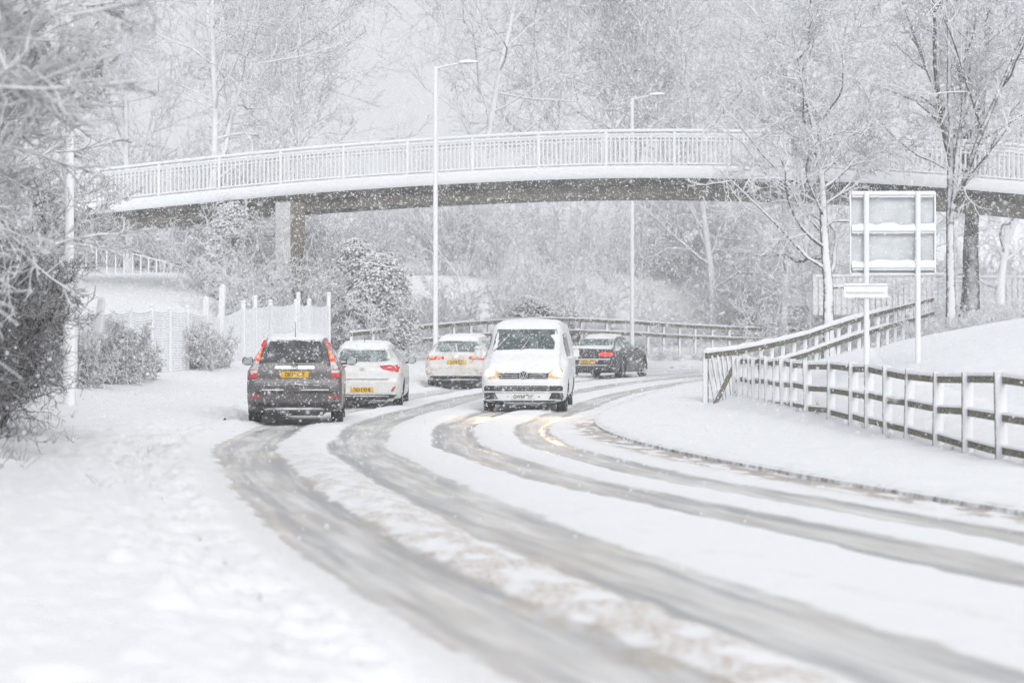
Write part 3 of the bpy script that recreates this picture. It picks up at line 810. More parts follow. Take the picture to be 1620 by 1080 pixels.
# ------------------------------------------------------------------ trees and shrubs
def _norm(a): return a / np.maximum(np.linalg.norm(a, axis=-1, keepdims=True), 1e-9)
def grow(rng, S, D, L, r0, r1, n, wander, trop):
    P = [S]; d = _norm(D); seg = (L / (n - 1))[:, None]; trop = np.asarray(trop, float)
    for i in range(1, n):
        d = _norm(d + wander * rng.normal(size=d.shape) + trop)
        P.append(P[-1] + d * seg)
    t = np.linspace(0, 1, n)[None, :]
    return np.stack(P, 1), r0[:, None] * (1 - t) + r1[:, None] * t
def spawn(rng, P, Rr, L, k, t0, t1, ang, angj, ratio, rr, taper=.55):
    N, n, _ = P.shape
    t = (t0 + (t1 - t0) * (np.arange(k)[None, :] + rng.random((N, k))) / k)
    f = t * (n - 1); i = np.minimum(f.astype(int), n - 2); u = (f - i)[..., None]
    ar = np.arange(N)[:, None]
    A, B = P[ar, i], P[ar, i + 1]
    pos = A * (1 - u) + B * u; tan = _norm(B - A)
    perp = _norm(np.cross(tan, rng.normal(size=tan.shape)))
    a = ang + angj * rng.normal(size=t.shape)
    d = np.cos(a)[..., None] * tan + np.sin(a)[..., None] * perp
    rad = Rr[ar, i] * (1 - u[..., 0]) + Rr[ar, i + 1] * u[..., 0]
    ln = L[:, None] * ratio * (1 - taper * t) * rng.uniform(.65, 1.35, t.shape)
    return pos.reshape(-1, 3), d.reshape(-1, 3), ln.ravel(), (rad * rr).ravel()
def tubes(P, Rr, sides):
    N, n, _ = P.shape
    T = np.empty_like(P); T[:, 1:-1] = P[:, 2:] - P[:, :-2]; T[:, 0] = P[:, 1] - P[:, 0]; T[:, -1] = P[:, -1] - P[:, -2]
    T = _norm(T); ref = np.where(np.abs(T[:, :1, 2:3]) > .85, np.array([[[0, 1., 0]]]), np.array([[[0, 0, 1.]]]))
    A = _norm(np.cross(T, np.broadcast_to(ref, T.shape))); B = np.cross(A, T)
    q = np.linspace(0, 2 * np.pi, sides, endpoint=False)
    V = P[:, :, None, :] + Rr[:, :, None, None] * (A[:, :, None, :] * np.cos(q)[None, None, :, None] + B[:, :, None, :] * np.sin(q)[None, None, :, None])
    idx = np.arange(N * n * sides).reshape(N, n, sides); nx = np.roll(idx, -1, axis=2)
    F = np.stack([idx[:, :-1], nx[:, :-1], nx[:, 1:], idx[:, 1:]], -1).reshape(-1, 4)
    return V.reshape(-1, 3), F
def join(parts):
    V = []; F = []; n = 0
    for v, f in parts: V.append(v); F.append(f + n); n += len(v)
    return np.concatenate(V), np.concatenate(F)

def make_tree(seed, H, r, limbs=12, kb=8, kt=7, kf=5, t0=.25, ang=.85, lratio=.5, fine=.011, wander=.09, trop=.06, lean=(0, 0), fork=0, mats=('bark', 'twig'), droop=0.0, far=False):
    rng = np.random.default_rng(seed)
    S = np.zeros((1, 3)); S[0, 2] = -.3
    D0 = np.array([[lean[0], lean[1], 1.0]])
    P0, R0 = grow(rng, S, D0, np.array([H]), np.array([r]), np.array([r * .12]), 14, wander * .35, (0, 0, .03))
    R0[0, 0] *= 1.5; R0[0, 1] *= 1.12
    L0 = np.array([H])
    trunk = [tubes(P0, R0, 8)]
    Ps, Rs, Ls = P0, R0, L0
    if fork:
        s, d, l, rr = spawn(rng, P0, R0, L0, fork, .22, .45, .38, .08, .8, .8, .1)
        Pf, Rf = grow(rng, s, d, l, rr, rr * .15, 12, wander * .7, (0, 0, .05)); trunk.append(tubes(Pf, Rf, 7))
        s, d, l, rr = spawn(rng, Pf, Rf, l, max(4, limbs // 2), .2, .97, ang, .2, lratio, .55)
        s0, d0, l0, rr0 = spawn(rng, P0, R0, L0, limbs, t0, .98, ang, .2, lratio, .5)
        s, d, l, rr = [np.concatenate(x) for x in ((s, s0), (d, d0), (l, l0), (rr, rr0))]
    else:
        s, d, l, rr = spawn(rng, P0, R0, L0, limbs, t0, .98, ang, .2, lratio, .5)
    rr = np.maximum(rr, min(.03, r * .2))
    P1, R1 = grow(rng, s, d, l, rr, rr * .25, 8, wander * 1.6, (0, 0, trop))
    trunk.append(tubes(P1, R1, 5))
    s, d, l2, rr = spawn(rng, P1, R1, l, kb, .15, 1.0, .8, .25, .55, .6)
    rr = np.clip(rr, fine * 2.0, .06)
    P2, R2 = grow(rng, s, d, l2, rr, np.maximum(rr * .35, fine), 6, wander * 2, (0, 0, trop * .8 - droop))
    s, d, l3, rr = spawn(rng, P2, R2, l2, kt, .12, 1.0, .75, .3, .55, .7)
    P3, R3 = grow(rng, s, d, l3, np.clip(rr, fine, .02), np.full(len(l3), fine * .8), 4, wander * 2.4, (0, 0, .03 - droop))
    crown = [tubes(P2, R2, 4), tubes(P3, R3, 3)]
    if kf:
        s, d, l4, rr = spawn(rng, P3, R3, l3, kf, .1, 1.0, .7, .35, .6, .8)
        P4, R4 = grow(rng, s, d, l4, np.full(len(l4), fine), np.full(len(l4), fine * .6), 3, wander * 3, (0, 0, .02 - droop))
        crown.append(tubes(P4, R4, 3))
    if far: trunk.append(crown.pop(0))
    tv, tf = join(trunk); cv, cf = join(crown)
    return np_mesh('trunk', tv, [tf], M[mats[0]]), np_mesh('crown', cv, [cf], M[mats[1]])

def make_shrub(seed, H, stems=14, spread=.5, kb=8, kt=6, kf=4, fine=.010, mats='twig_bramble', base_r=.3, wander=.12, trop=0.0, wind=(0, 0)):
    rng = np.random.default_rng(seed)
    a = rng.uniform(0, 2 * np.pi, stems); q = base_r * np.sqrt(rng.random(stems))
    S = np.stack([q * np.cos(a), q * np.sin(a), np.full(stems, -.1)], 1)
    D = np.stack([spread * np.cos(a) * rng.uniform(.2, 1.4, stems) + wind[0], spread * np.sin(a) * rng.uniform(.2, 1.4, stems) + wind[1], np.ones(stems)], 1)
    L = H * rng.uniform(.7, 1.15, stems)
    P1, R1 = grow(rng, S, D, L, np.full(stems, .008 + H * .005), np.full(stems, fine), 8, wander, (wind[0] * .05, wind[1] * .05, trop))
    s, d, l2, rr = spawn(rng, P1, R1, L, kb, .08, 1.0, .75, .25, .45, .6, .4)
    P2, R2 = grow(rng, s, d, l2, np.clip(rr, fine, .03), np.full(len(l2), fine), 5, wander * 1.6, (0, 0, trop))
    s, d, l3, rr = spawn(rng, P2, R2, l2, kt, .1, 1.0, .8, .3, .5, .7, .4)
    P3, R3 = grow(rng, s, d, l3, np.full(len(l3), fine), np.full(len(l3), fine * .8), 4, wander * 2, (0, 0, .01))
    cr = [tubes(P2, R2, 3), tubes(P3, R3, 3)]
    if kf:
        s, d, l4, rr = spawn(rng, P3, R3, l3, kf, .1, 1.0, .8, .3, .55, .8, .4)
        P4, R4 = grow(rng, s, d, l4, np.full(len(l4), fine), np.full(len(l4), fine * .6), 3, wander * 2.4, (0, 0, 0))
        cr.append(tubes(P4, R4, 3))
    cv, cf = join(cr); sv, sf = tubes(P1, R1, 5)
    return np_mesh('stems', sv, [sf], M[mats]), np_mesh('foliage', cv, [cf], M[mats])

def put_tree(meshes, x, y, rz=0, sc=1.0, label='', cat='tree', group=None, name='bare_tree', names=('trunk', 'crown'), parent=None, z=None):
    t = empty(name, (x, y, gz(x, y) if z is None else z), rz); t.scale = (sc, sc, sc)
    if label: tag(t, label, cat, group)
    for nm, me in zip(names, meshes): link(nm, me, t)
    return t

# the two street trees right of the road, in front of the footbridge
x = (1312 - 810) * 70 / FPX
put_tree(make_tree(11, 10.5, .18, limbs=30, kb=9, kt=7, kf=5, t0=.22, ang=1.0, lratio=.42, fine=.012, wander=.13, trop=.03), x, 70, 0, 1, 'spreading bare tree, snow caked on its straight trunk, left of the road sign', 'tree', 'street trees by the road sign')
x = (1505 - 810) * 72 / FPX
put_tree(make_tree(29, 12.5, .15, limbs=20, kb=8, kt=6, kf=5, t0=.3, ang=.75, lratio=.42, fine=.012, wander=.10, trop=.07, fork=3, lean=(.0, 0)), x, 72, R(40), 1, 'forked bare tree with curving pale stems behind the road sign', 'tree', 'street trees by the road sign')
x = (1533 - 810) * 84.5 / FPX
dt = make_tree(37, 13, .36, limbs=12, kb=7, kt=6, kf=5, t0=.45, ang=.7, lratio=.4, fine=.011, fork=2, mats=('bark_dark', 'twig'))
put_tree(dt, x, 84.5, R(10), 1, 'tree with thick dark bare trunk half hidden behind the pale forked one', 'tree', 'street trees by the road sign')

# woodland behind the footbridge
FAR = [
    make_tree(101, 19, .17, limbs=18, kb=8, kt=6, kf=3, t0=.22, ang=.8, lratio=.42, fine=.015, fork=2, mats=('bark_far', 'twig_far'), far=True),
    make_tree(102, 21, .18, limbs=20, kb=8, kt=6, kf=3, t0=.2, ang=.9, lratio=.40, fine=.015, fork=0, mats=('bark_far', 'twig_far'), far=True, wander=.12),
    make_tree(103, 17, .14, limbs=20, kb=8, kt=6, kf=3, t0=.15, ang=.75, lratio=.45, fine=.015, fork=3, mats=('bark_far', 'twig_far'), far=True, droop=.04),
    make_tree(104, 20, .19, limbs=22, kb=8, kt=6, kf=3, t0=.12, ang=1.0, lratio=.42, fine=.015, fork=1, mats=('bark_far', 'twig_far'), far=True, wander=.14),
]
big = [  # px, d, variant, rz, scale, label
    (330, 101, 3, 40, .95, 'big crooked bare tree rising behind the left part of the footbridge'),
    (205, 104, 0, 200, 1.0, 'forked bare tree behind the left end of the footbridge'),
    (95, 108, 1, 80, .95, 'tall bare tree beyond the leftmost lamp post'),
    (468, 112, 2, 10, .95, 'many-stemmed bare tree behind the bridge pier'),
    (748, 106, 1, 300, 1.0, 'tall straight bare tree just right of the tall street lamp'),
    (880, 112, 0, 130, 1.0, 'bare tree behind the highest part of the footbridge'),
    (1010, 116, 2, 260, 1.05, 'bushy bare tree behind the shorter looking street lamp'),
    (1130, 114, 3, 150, .95, 'bare tree with wide crown behind the footbridge, left of the street trees'),
    (1240, 108, 0, 20, .95, 'bare tree just left of the street trees, behind the footbridge'),
    (1420, 105, 1, 210, .95, 'bare tree behind the large road sign and footbridge'),
    (1580, 100, 3, 330, .95, 'dense bare tree behind the right end of the footbridge'),
]
for px, d, v, rz, s, lab in big:
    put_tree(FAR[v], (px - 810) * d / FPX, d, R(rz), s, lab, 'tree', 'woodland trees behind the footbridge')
wood = tag(empty('background_wood', (0, 140, gz(0, 140))), 'distant snow-covered wood filling the view behind the footbridge', 'wood', kind='stuff')
rr = random.Random(5)
for row, (d, n) in enumerate(((126, 6), (146, 7))):
    for k in range(n):
        px = -160 + (k + rr.uniform(.1, .9)) * 1940 / n
        if 560 < px < 650 and row < 3: continue
        dd = d + rr.uniform(-5, 5); x = (px - 810) * dd / FPX
        v = rr.randrange(4); rz = rr.uniform(0, 6.28); s = rr.uniform(.85, 1.1) * (1.0 if row < 2 else 1.1)
        if 520 < px < 690: s *= .72
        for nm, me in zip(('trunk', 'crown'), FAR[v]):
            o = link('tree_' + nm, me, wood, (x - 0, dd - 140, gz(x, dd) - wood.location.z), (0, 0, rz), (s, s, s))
# undergrowth under and behind the bridge
BR = [make_shrub(201, 2.6, 14, .8, 7, 5, 3, .014), make_shrub(202, 3.4, 12, .6, 7, 6, 3, .014), make_shrub(203, 1.6, 16, 1.1, 7, 5, 3, .013), make_shrub(204, 4.6, 10, .55, 8, 6, 3, .015)]
und = tag(empty('undergrowth', (0, 100, gz(0, 100))), 'tangled snow-covered scrub under and behind the footbridge', 'undergrowth', kind='stuff')
def scrub(px, d, v, s=1.0):
    x = (px - 810) * d / FPX; rz = rr.uniform(0, 6.28)
    for nm, me in zip(('stems', 'foliage'), BR[v]):
        link('scrub_' + nm, me, und, (x, d - 100, gz(x, d) - und.location.z), (0, 0, rz), (s, s, s * rr.uniform(.85, 1.1)))
for k in range(20):                                    # just beyond the far fence
    px = 535 + k * 39 + rr.uniform(-10, 10)
    d = float(np.interp(px, [555, 690, 800, 920, 1000, 1100, 1260], [84, 90, 95, 98, 103, 110, 113])) + rr.uniform(0, 4)
    scrub(px, d, rr.choice((0, 2, 2, 1)), rr.uniform(.7, 1.0))
for k in range(22):
    px = 330 + k * 45 + rr.uniform(-14, 14); d = rr.uniform(98, 116); 
    if px > 900: d += 8
    scrub(px, d, rr.choice((1, 3, 3, 0)), rr.uniform(.9, 1.25))
for k in range(14):
    px = 330 + k * 22 + rr.uniform(-8, 8); scrub(px, rr.uniform(81, 92), rr.choice((0, 1, 2)), rr.uniform(.7, 1.0))
for k in range(9):                                     # tall scrub round the pier
    scrub(395 + k * 18 + rr.uniform(-6, 6), rr.uniform(82.5, 85.5), 3 if k % 2 else 1, rr.uniform(.58, .76))
for k in range(16):                                    # along the back of the bank on the right
    px = 1250 + k * 26 + rr.uniform(-8, 8); scrub(px, rr.uniform(84, 98), rr.choice((2, 2, 0)), rr.uniform(.55, .85))
for k in range(20):
    px = 1455 + k * 11 + rr.uniform(-5, 5); scrub(px, rr.uniform(66, 72), 2, rr.uniform(.30, .48))
for k in range(16):                                    # low growth under the far fence
    px = 640 + k * 36 + rr.uniform(-8, 8)
    d = float(np.interp(px, [555, 690, 800, 920, 1000, 1100, 1260], [77, 82, 86, 91, 95, 100, 104])); scrub(px, d, 2, rr.uniform(.28, .42))
for k in range(12): scrub(140 + k * 20, rr.uniform(102, 112), rr.choice((1, 3)), 1.1)
for k in range(16): scrub(1180 + k * 32, rr.uniform(107, 122), rr.choice((1, 3)), rr.uniform(.9, 1.3))

# hedge shrubs against the netting fence
for px, d, h, sd_, lab in (
        (132, 52.5, 1.15, 305, 'snow-swept shrub filling the gap beside the stout lamp post'),
        (168, 55, 1.3, 306, 'tall snow-swept shrub between the lamp post and the leaning fence post'),
        (190, 56.5, 1.45, 301, 'wind-swept brown shrub growing against the netting fence beside the lamp post'),
        (212, 58, 1.15, 302, 'low wind-swept twiggy shrub left of the flat netting panels'),
        (320, 64.5, 1.2, 303, 'dark twiggy shrub right of the flat netting panels, by the thick post'),
        (335, 66, 1.0, 304, 'small low shrub at the foot of the thick fence post')):
    x = (px - 810) * d / FPX
    put_tree(make_shrub(sd_, h, 18, .35, 9, 7, 4, .011, 'twig_fence', .55, .10, 0.0, (-.34, -.05)), x, d, 0, 1, lab, 'shrub', 'shrubs along the netting fence', 'shrub', ('stems', 'foliage'))
# hedge at the left edge and its overhanging small tree
HM = [make_shrub(311, 2.3, 40, .40, 9, 8, 6, .0055, 'twig_hedge', .7, .10, .01), make_shrub(312, 2.6, 40, .42, 9, 8, 6, .0055, 'twig_hedge', .7, .10, .01)]
for k, (px, d, v, rz, s, lab) in enumerate((
        (45, 54, 0, 0, .7, 'snowy hedge bush just behind the stout lamp post'),
        (-75, 43.5, 1, 90, .8, 'dark hedge bush left of the stout lamp post'),
        (-110, 38, 0, 200, .95, 'middle bush of the dark hedge at the left edge'),
        (-125, 32, 1, 20, .95, 'near bush of the dark hedge at the left edge'),
        (-70, 33, 1, 250, .95, 'low brown bush in the dark hedge at the left edge, leaning to the path'),
        (-185, 27, 0, 120, 1.0, 'blurred nearest bush of the hedge at the left edge'))):
    put_tree(HM[v], (px - 810) * d / FPX, d, R(rz), s, lab, 'bush', 'hedge bushes at the left edge', 'hedge_bush', ('stems', 'foliage'))
HT = [make_tree(321, 6.4, .04, limbs=40, kb=9, kt=8, kf=6, t0=.40, ang=1.15, lratio=.46, fine=.0085, wander=.07, trop=.0, mats=('twig_frost', 'twig_frost'), lean=(.12, -.02)),
      make_tree(322, 7.0, .04, limbs=40, kb=9, kt=8, kf=6, t0=.36, ang=1.1, lratio=.46, fine=.0085, wander=.07, trop=.01, mats=('twig_frost', 'twig_frost'), lean=(.10, .02))]
for px, d, v, rz, s_, lab in ((-10, 50.5, 0, 0, 1.0, 'small frosted tree overhanging the path by the stout lamp post'),
                             (-185, 41, 1, 160, 1.05, 'frosted hedge tree at the left edge, second from the stout lamp post'),
                             (-215, 33, 0, 60, 1.05, 'frosted hedge tree at the left edge, third from the stout lamp post'),
                             (-270, 25, 1, 15, 1.05, 'blurred hedge tree at the left edge, its branches hanging over the hedge'),
                             (-400, 16.5, 0, 30, 1.0, 'very blurred nearest hedge tree whose long branches cross the upper left corner')):
    put_tree(HT[v], (px - 810) * d / FPX, d, R(rz), s_, lab, 'tree', 'small hedge trees at the left edge', 'hedge_tree')

# snow-laden evergreens
def make_evergreen(seed, H, W, n=420, mat='needle'):
    """drooping sprays in overlapping tiers, each spray a fan of small snow-topped leaf clumps"""
    rng = np.random.default_rng(seed); V = []; F = []; cnt = 0; m = 5
    for i in range(n):
        z = H * rng.random() ** .85; a = rng.uniform(0, 2 * np.pi)
        r_ = W * math.sqrt(max(0.03, 1 - (z / H) ** 2.2)) * (1 + .22 * math.sin(2 * a + seed) + .15 * math.sin(5 * z + 3 * a)) * rng.uniform(.35, 1.0) ** .6
        root = np.array([r_ * math.cos(a), r_ * math.sin(a), z])
        for k in range(5):
            a2 = a + rng.normal() * .6
            o = np.array([math.cos(a2), math.sin(a2), rng.uniform(-.9, .1)]); o /= np.linalg.norm(o)
            sd_ = np.cross(o, [0, 0, 1]); sd_ /= np.linalg.norm(sd_); up = np.cross(sd_, o)
            ln = rng.uniform(.05, .13); wd = ln * rng.uniform(.35, .6); th = wd * rng.uniform(.4, .7)
            c_ = root + rng.normal(size=3) * np.array([.11, .11, .07]); tw = rng.uniform(0, 6)
            for s in (0, .5, 1.0):
                k_ = (.55, 1.0, .3)[int(s * 2)]
                for q in range(m):
                    t = 2 * math.pi * q / m + tw
                    V.append(c_ + o * (ln * (s - .4)) + sd_ * (wd * k_ * math.cos(t)) + up * (th * k_ * math.sin(t)))
            for s in range(2):
                for q in range(m):
                    q2 = (q + 1) % m; F.append((cnt + s * m + q, cnt + s * m + q2, cnt + s * m + m + q2, cnt + s * m + m + q))
            cnt += 3 * m
    cr = np_mesh('foliage', np.array(V), [np.array(F)], M[mat], smooth=True)
    tr = MB().tube([(0, 0, -.2), (0, 0, H * .8)], [.07, .02], 6).mesh('stems', M['bark'], True)
    return tr, cr
for px, d, H_, W_, sd_, lab in ((604, 82.5, 3.5, 1.05, 1, 'dark green snow-laden evergreen bush right of the bridge pier'),
                                (566, 84, 3.9, .95, 2, 'snow-heaped evergreen shrub close to the bridge pier'),
                                (365, 86, 3.3, 1.0, 3, 'pale snow-smothered evergreen left of the bridge pier'),
                                (840, 94, 2.2, 1.3, 4, 'snow-weighted evergreen boughs above the van roof'),
                                (900, 96.5, 1.7, 1.0, 5, 'low snow-weighted evergreen behind the black car')):
    x = (px - 810) * d / FPX
    put_tree(make_evergreen(sd_, H_, W_, 1150, 'needle_pale' if sd_ == 3 else 'needle'), x, d, 0, 1, lab, 'bush', 'snow-laden evergreens', 'evergreen_bush', ('stems', 'foliage'))

# dead grass showing through the snow by the kerb and the fence foot
rng = np.random.default_rng(12)
gp = []
for k in range(25):
    i = rng.integers(len(fd) - 1); q = rng.random(); d = fd[i] + (fd[i + 1] - fd[i]) * q; gp.append((fl_x(d) + rng.normal() * .08, d, .6))
for k in range(40):
    d = rng.uniform(22, 40); gp.append((-6.3 + rng.normal() * .5 - (d - 30) * .16, d, 1.2))
S_, D_, L_ = [], [], []
for x, y, sc in gp:
    for k in range(int(rng.integers(3, 9))):
        S_.append((x + rng.normal() * .03, y + rng.normal() * .03, gz(x, y) + .05)); D_.append((rng.normal() * .4, rng.normal() * .4, 1)); L_.append(sc * rng.uniform(.08, .24))
S_, D_, L_ = np.array(S_), np.array(D_, float), np.array(L_)
P_, R_ = grow(rng, S_, D_, L_, np.full(len(L_), .004), np.full(len(L_), .0015), 4, .25, (0, 0, -.05))
v_, f_ = tubes(P_, R_, 3)
M['grass'] = snow_coated('dead_grass', (.16, .14, .09), (.26, .23, .16), .5, 1.0, 6, .8)
tag(link('grass', np_mesh('grass', v_, [f_], M['grass'])), 'dead grass tips poking through the snow', 'grass', kind='stuff')

# ------------------------------------------------------------------ vehicles
def lerp(a, b, t): return a + (b - a) * t
class Car:
    def __init__(s, name, label, cat, L, curves, paintm, group='vehicles on the snowy road'):
        s.L = L; s.root = tag(empty(name), label, cat, group)
        s.c = curves; s.paint = paintm
    def cur(s, key, y):
        pts = s.c[key]; return float(np.interp(y, [p[0] for p in pts], [p[1] for p in pts]))
    def ring(s, y):
        z0, zb, zt, w0, wb, wt = [s.cur(k, y) for k in ('z0', 'zb', 'zt', 'w0', 'wb', 'wt')]
        zb = min(zb, zt - .03); z0 = min(z0, zb - .1); r = min(s.c.get('round', .12), (zt - zb) * .6)
        h = [(0, z0), (.5 * w0, z0), (.82 * w0, z0 + .005), (w0 * .96, z0 + .03), (w0, z0 + .09)]
        for t in (.3, .55, .8): h.append((lerp(w0, wb, t) + .018 * math.sin(math.pi * t), lerp(z0, zb, t)))
        h += [(wb, zb - .03), (wb - .015, zb)]
        for t in (.3, .65, 1.0): h.append((lerp(wb - .015, wt, t) + .02 * math.sin(math.pi * t) * (1 if zt - zb > .2 else 0), lerp(zb, zt - r, t)))
        h += [(wt - .10 * r, zt - .62 * r), (wt - .32 * r, zt - .33 * r), (wt - .75 * r, zt - .12 * r), (wt - 1.5 * r, zt - .05 * r), (.55 * wt, zt - .015), (.28 * wt, zt - .003), (0, zt)]
        full = h + [(-x, z) for x, z in reversed(h[1:-1])]
        return full
    def body(s, ys, wheels, wr, ww):
        V = []; F = []
        for y in ys: V += [(x, y, z) for x, z in s.ring(y)]
        m = len(s.ring(ys[0]))
        for i in range(len(ys) - 1):
            for k in range(m):
                j = (k + 1) % m; F.append((i * m + k, i * m + m + k, i * m + m + j, i * m + j))
        F.append(tuple(range(m))); F.append(tuple((len(ys) - 1) * m + k for k in range(m - 1, -1, -1)))
        s.bvh = BVHTree.FromPolygons([Vector(v) for v in V], F)
        me = bpy.data.meshes.new('body'); me.from_pydata(V, [], F); me.materials.append(s.paint); me.materials.append(M['plastic'])
        import bmesh
        bm = bmesh.new(); bm.from_mesh(me); bmesh.ops.recalc_face_normals(bm, faces=bm.faces); bm.to_mesh(me); bm.free()
        o = link('body', me, s.root)
        cut = MB()
        for (wx, wy) in wheels:
            sx = 1 if wx > 0 else -1
            n = 20; vs = []; fs = []
            for xx in (wx - sx * ww * .8, wx + sx * .4):
                for k in range(n):
                    q = 2 * math.pi * k / n; vs.append((xx, wy + (wr + .055) * math.cos(q), wr + (wr + .055) * math.sin(q)))
            for k in range(n):
                j = (k + 1) % n; fs.append((k, j, n + j, n + k))
            fs.append(tuple(range(n - 1, -1, -1))); fs.append(tuple(n + k for k in range(n)))
            cut.add(vs, fs)
        cm = cut.mesh('cut', M['plastic']); cm.materials.clear(); cm.materials.append(M['plastic']); cm.materials.append(M['plastic'])
        bm = bmesh.new(); bm.from_mesh(cm); bmesh.ops.recalc_face_normals(bm, faces=bm.faces)
        for f in bm.faces: f.material_index = 1
        bm.to_mesh(cm); bm.free()
        co = link('cut', cm)
        md = o.modifiers.new('b', 'BOOLEAN'); md.operation = 'DIFFERENCE'; md.object = co; md.solver = 'EXACT'
        dg = bpy.context.evaluated_depsgraph_get(); dg.update()
        nm = bpy.data.meshes.new_from_object(o.evaluated_get(dg), depsgraph=dg)
        o.modifiers.clear(); o.data = nm; nm.name = 'body'
        bpy.data.objects.remove(co)
        nm.polygons.foreach_set('use_smooth', [True] * len(nm.polygons)); nm.set_sharp_from_angle(angle=R(38))
        tyre = [(wr - .13, -.5 * ww), (wr - .02, -.5 * ww), (wr - .004, -.42 * ww), (wr, -.2 * ww), (wr - .006, -.01), (wr - .006, .01), (wr, .2 * ww), (wr - .004, .42 * ww), (wr - .02, .5 * ww), (wr - .13, .5 * ww)]
        tm = MB().lathe(tyre, 28).mesh('tyre', M['rubber'], True, 50)
        rb = MB(); rb.lathe([(wr - .13, -.03), (wr - .125, .08), (wr - .16, .085), (wr - .18, .05), (.06, .03), (.05, .07), (.001, .075), (.001, -.03)], 24)
        for k in range(5):
            q = 2 * math.pi * k / 5; rb.bar((.07, .05 * math.cos(q), .05 * math.sin(q)), (.075, (wr - .15) * math.cos(q), (wr - .15) * math.sin(q)), .05, .03)
        rm = rb.mesh('rim', M['rim'], True, 40)
        for (wx, wy) in wheels:
            w = empty('wheel', (wx, wy, wr)); w.parent = s.root
            w.rotation_euler = (0, 0, 0 if wx > 0 else math.pi)
            link('tyre', tm, w); link('rim', rm, w)
        return o
    def panel(s, name, poly, mat, face='rear', off=.006, parent=None, nu=12, nv=10, puff=0.0, skirt=.03, mirror=False, smooth=True):
        """a part that follows the body's surface inside the outline poly"""
        if mirror: poly = [(-u, v) for u, v in poly]
        v0 = min(p[1] for p in poly); v1 = max(p[1] for p in poly); e = (v1 - v0) * 1e-3
        dirs = {'rear': (0, 1, 0), 'front': (0, -1, 0), 'right': (-1, 0, 0), 'left': (1, 0, 0), 'top': (0, 0, -1)}
        D = Vector(dirs[face]); last = None; G = []
        for j in range(nv + 1):
            v = v0 + e + (v1 - v0 - 2 * e) * j / nv; xs_ = []
            for k in range(len(poly)):
                a, b = poly[k], poly[(k + 1) % len(poly)]
                if (a[1] - v) * (b[1] - v) <= 0 and a[1] != b[1]: xs_.append(a[0] + (b[0] - a[0]) * (v - a[1]) / (b[1] - a[1]))
            u0, u1 = min(xs_), max(xs_); row = []
            for i in range(nu + 1):
                u = u0 + (u1 - u0) * i / nu
                o_ = {'rear': Vector((u, -9, v)), 'front': Vector((u, 9, v)), 'right': Vector((9, u, v)), 'left': Vector((-9, u, v)), 'top': Vector((u, v, 9))}[face]
                hit = s.bvh.ray_cast(o_, D)[0]
                if hit is None:
                    hit = s.bvh.find_nearest(o_ + D * 8)[0] if last is None else o_ + D * ((last - o_).dot(D))
                last = hit
                pf = 0.0
                if puff:
                    eu = abs(2 * i / nu - 1); ev = abs(2 * j / nv - 1); pf = puff * max(0, (1 - eu ** 4)) ** .5 * max(0, (1 - ev ** 4)) ** .5
                row.append(hit - D * (off + pf))
            G.append(row)
        V = [p for r_ in G for p in r_]; F = []; m = nu + 1
        for j in range(nv):
            for i in range(nu): F.append((j * m + i, j * m + i + 1, j * m + m + i + 1, j * m + m + i))
        loop = [i for i in range(m)] + [j * m + nu for j in range(1, nv + 1)] + [nv * m + i for i in range(nu - 1, -1, -1)] + [j * m for j in range(nv - 1, 0, -1)]
        n0 = len(V); V += [V[i] + D * skirt for i in loop]
        for k in range(len(loop)):
            k2 = (k + 1) % len(loop); F.append((loop[k], loop[k2], n0 + k2, n0 + k))
        me = bpy.data.meshes.new(name); me.from_pydata([tuple(p) for p in V], [], F); me.materials.append(mat)
        import bmesh
        bm = bmesh.new(); bm.from_mesh(me); bmesh.ops.recalc_face_normals(bm, faces=bm.faces)
        # make sure the front looks outwards
        bm.faces.ensure_lookup_table()
        if bm.faces[len(G[0]) // 2].normal.dot(D) > 0: bmesh.ops.reverse_faces(bm, faces=bm.faces)
        bm.to_mesh(me); bm.free()
        if smooth:
            me.polygons.foreach_set('use_smooth', [True] * len(me.polygons)); me.set_sharp_from_angle(angle=R(50))
        return link(name, me, parent or s.root)
    def surf(s, u, v, face):
        o_, D = {'rear': (Vector((u, -9, v)), Vector((0, 1, 0))), 'front': (Vector((u, 9, v)), Vector((0, -1, 0)))}[face]
        h = s.bvh.ray_cast(o_, D)[0]; return h.y if h else 0
    def both(s, name, poly, mat, **k):
        return s.panel(name, poly, mat, **k), s.panel(name, poly, mat, mirror=True, **k)
    def mirrors(s, x, y, z, w_=.2, h_=.15, mat=None, snow=False):
        for sx in (-1, 1):
            mb = MB(); mb.box((0, 0, 0), (w_, .10, h_), 0, .045)
            mb.bar((-sx * w_ * .4, .02, -h_ * .3), (-sx * (w_ * .5 + .13), .05, -h_ * .35), .06, .04)
            o = mb.build('door_mirror', mat or M['plastic'], s.root, True, 40); o.location = (sx * x, y, z)
            MB().box((0, -.052, 0), (w_ * .82, .006, h_ * .78), 0, .002).build('mirror_glass', M['mirror'], o)
            if snow:
                mb = MB(); mb.box((0, 0, h_ * .5 + .01), (w_ * 1.05, .16, .12), 0, .055); mb.build('snow_cap', M['snow_soft'], o, True, 60)
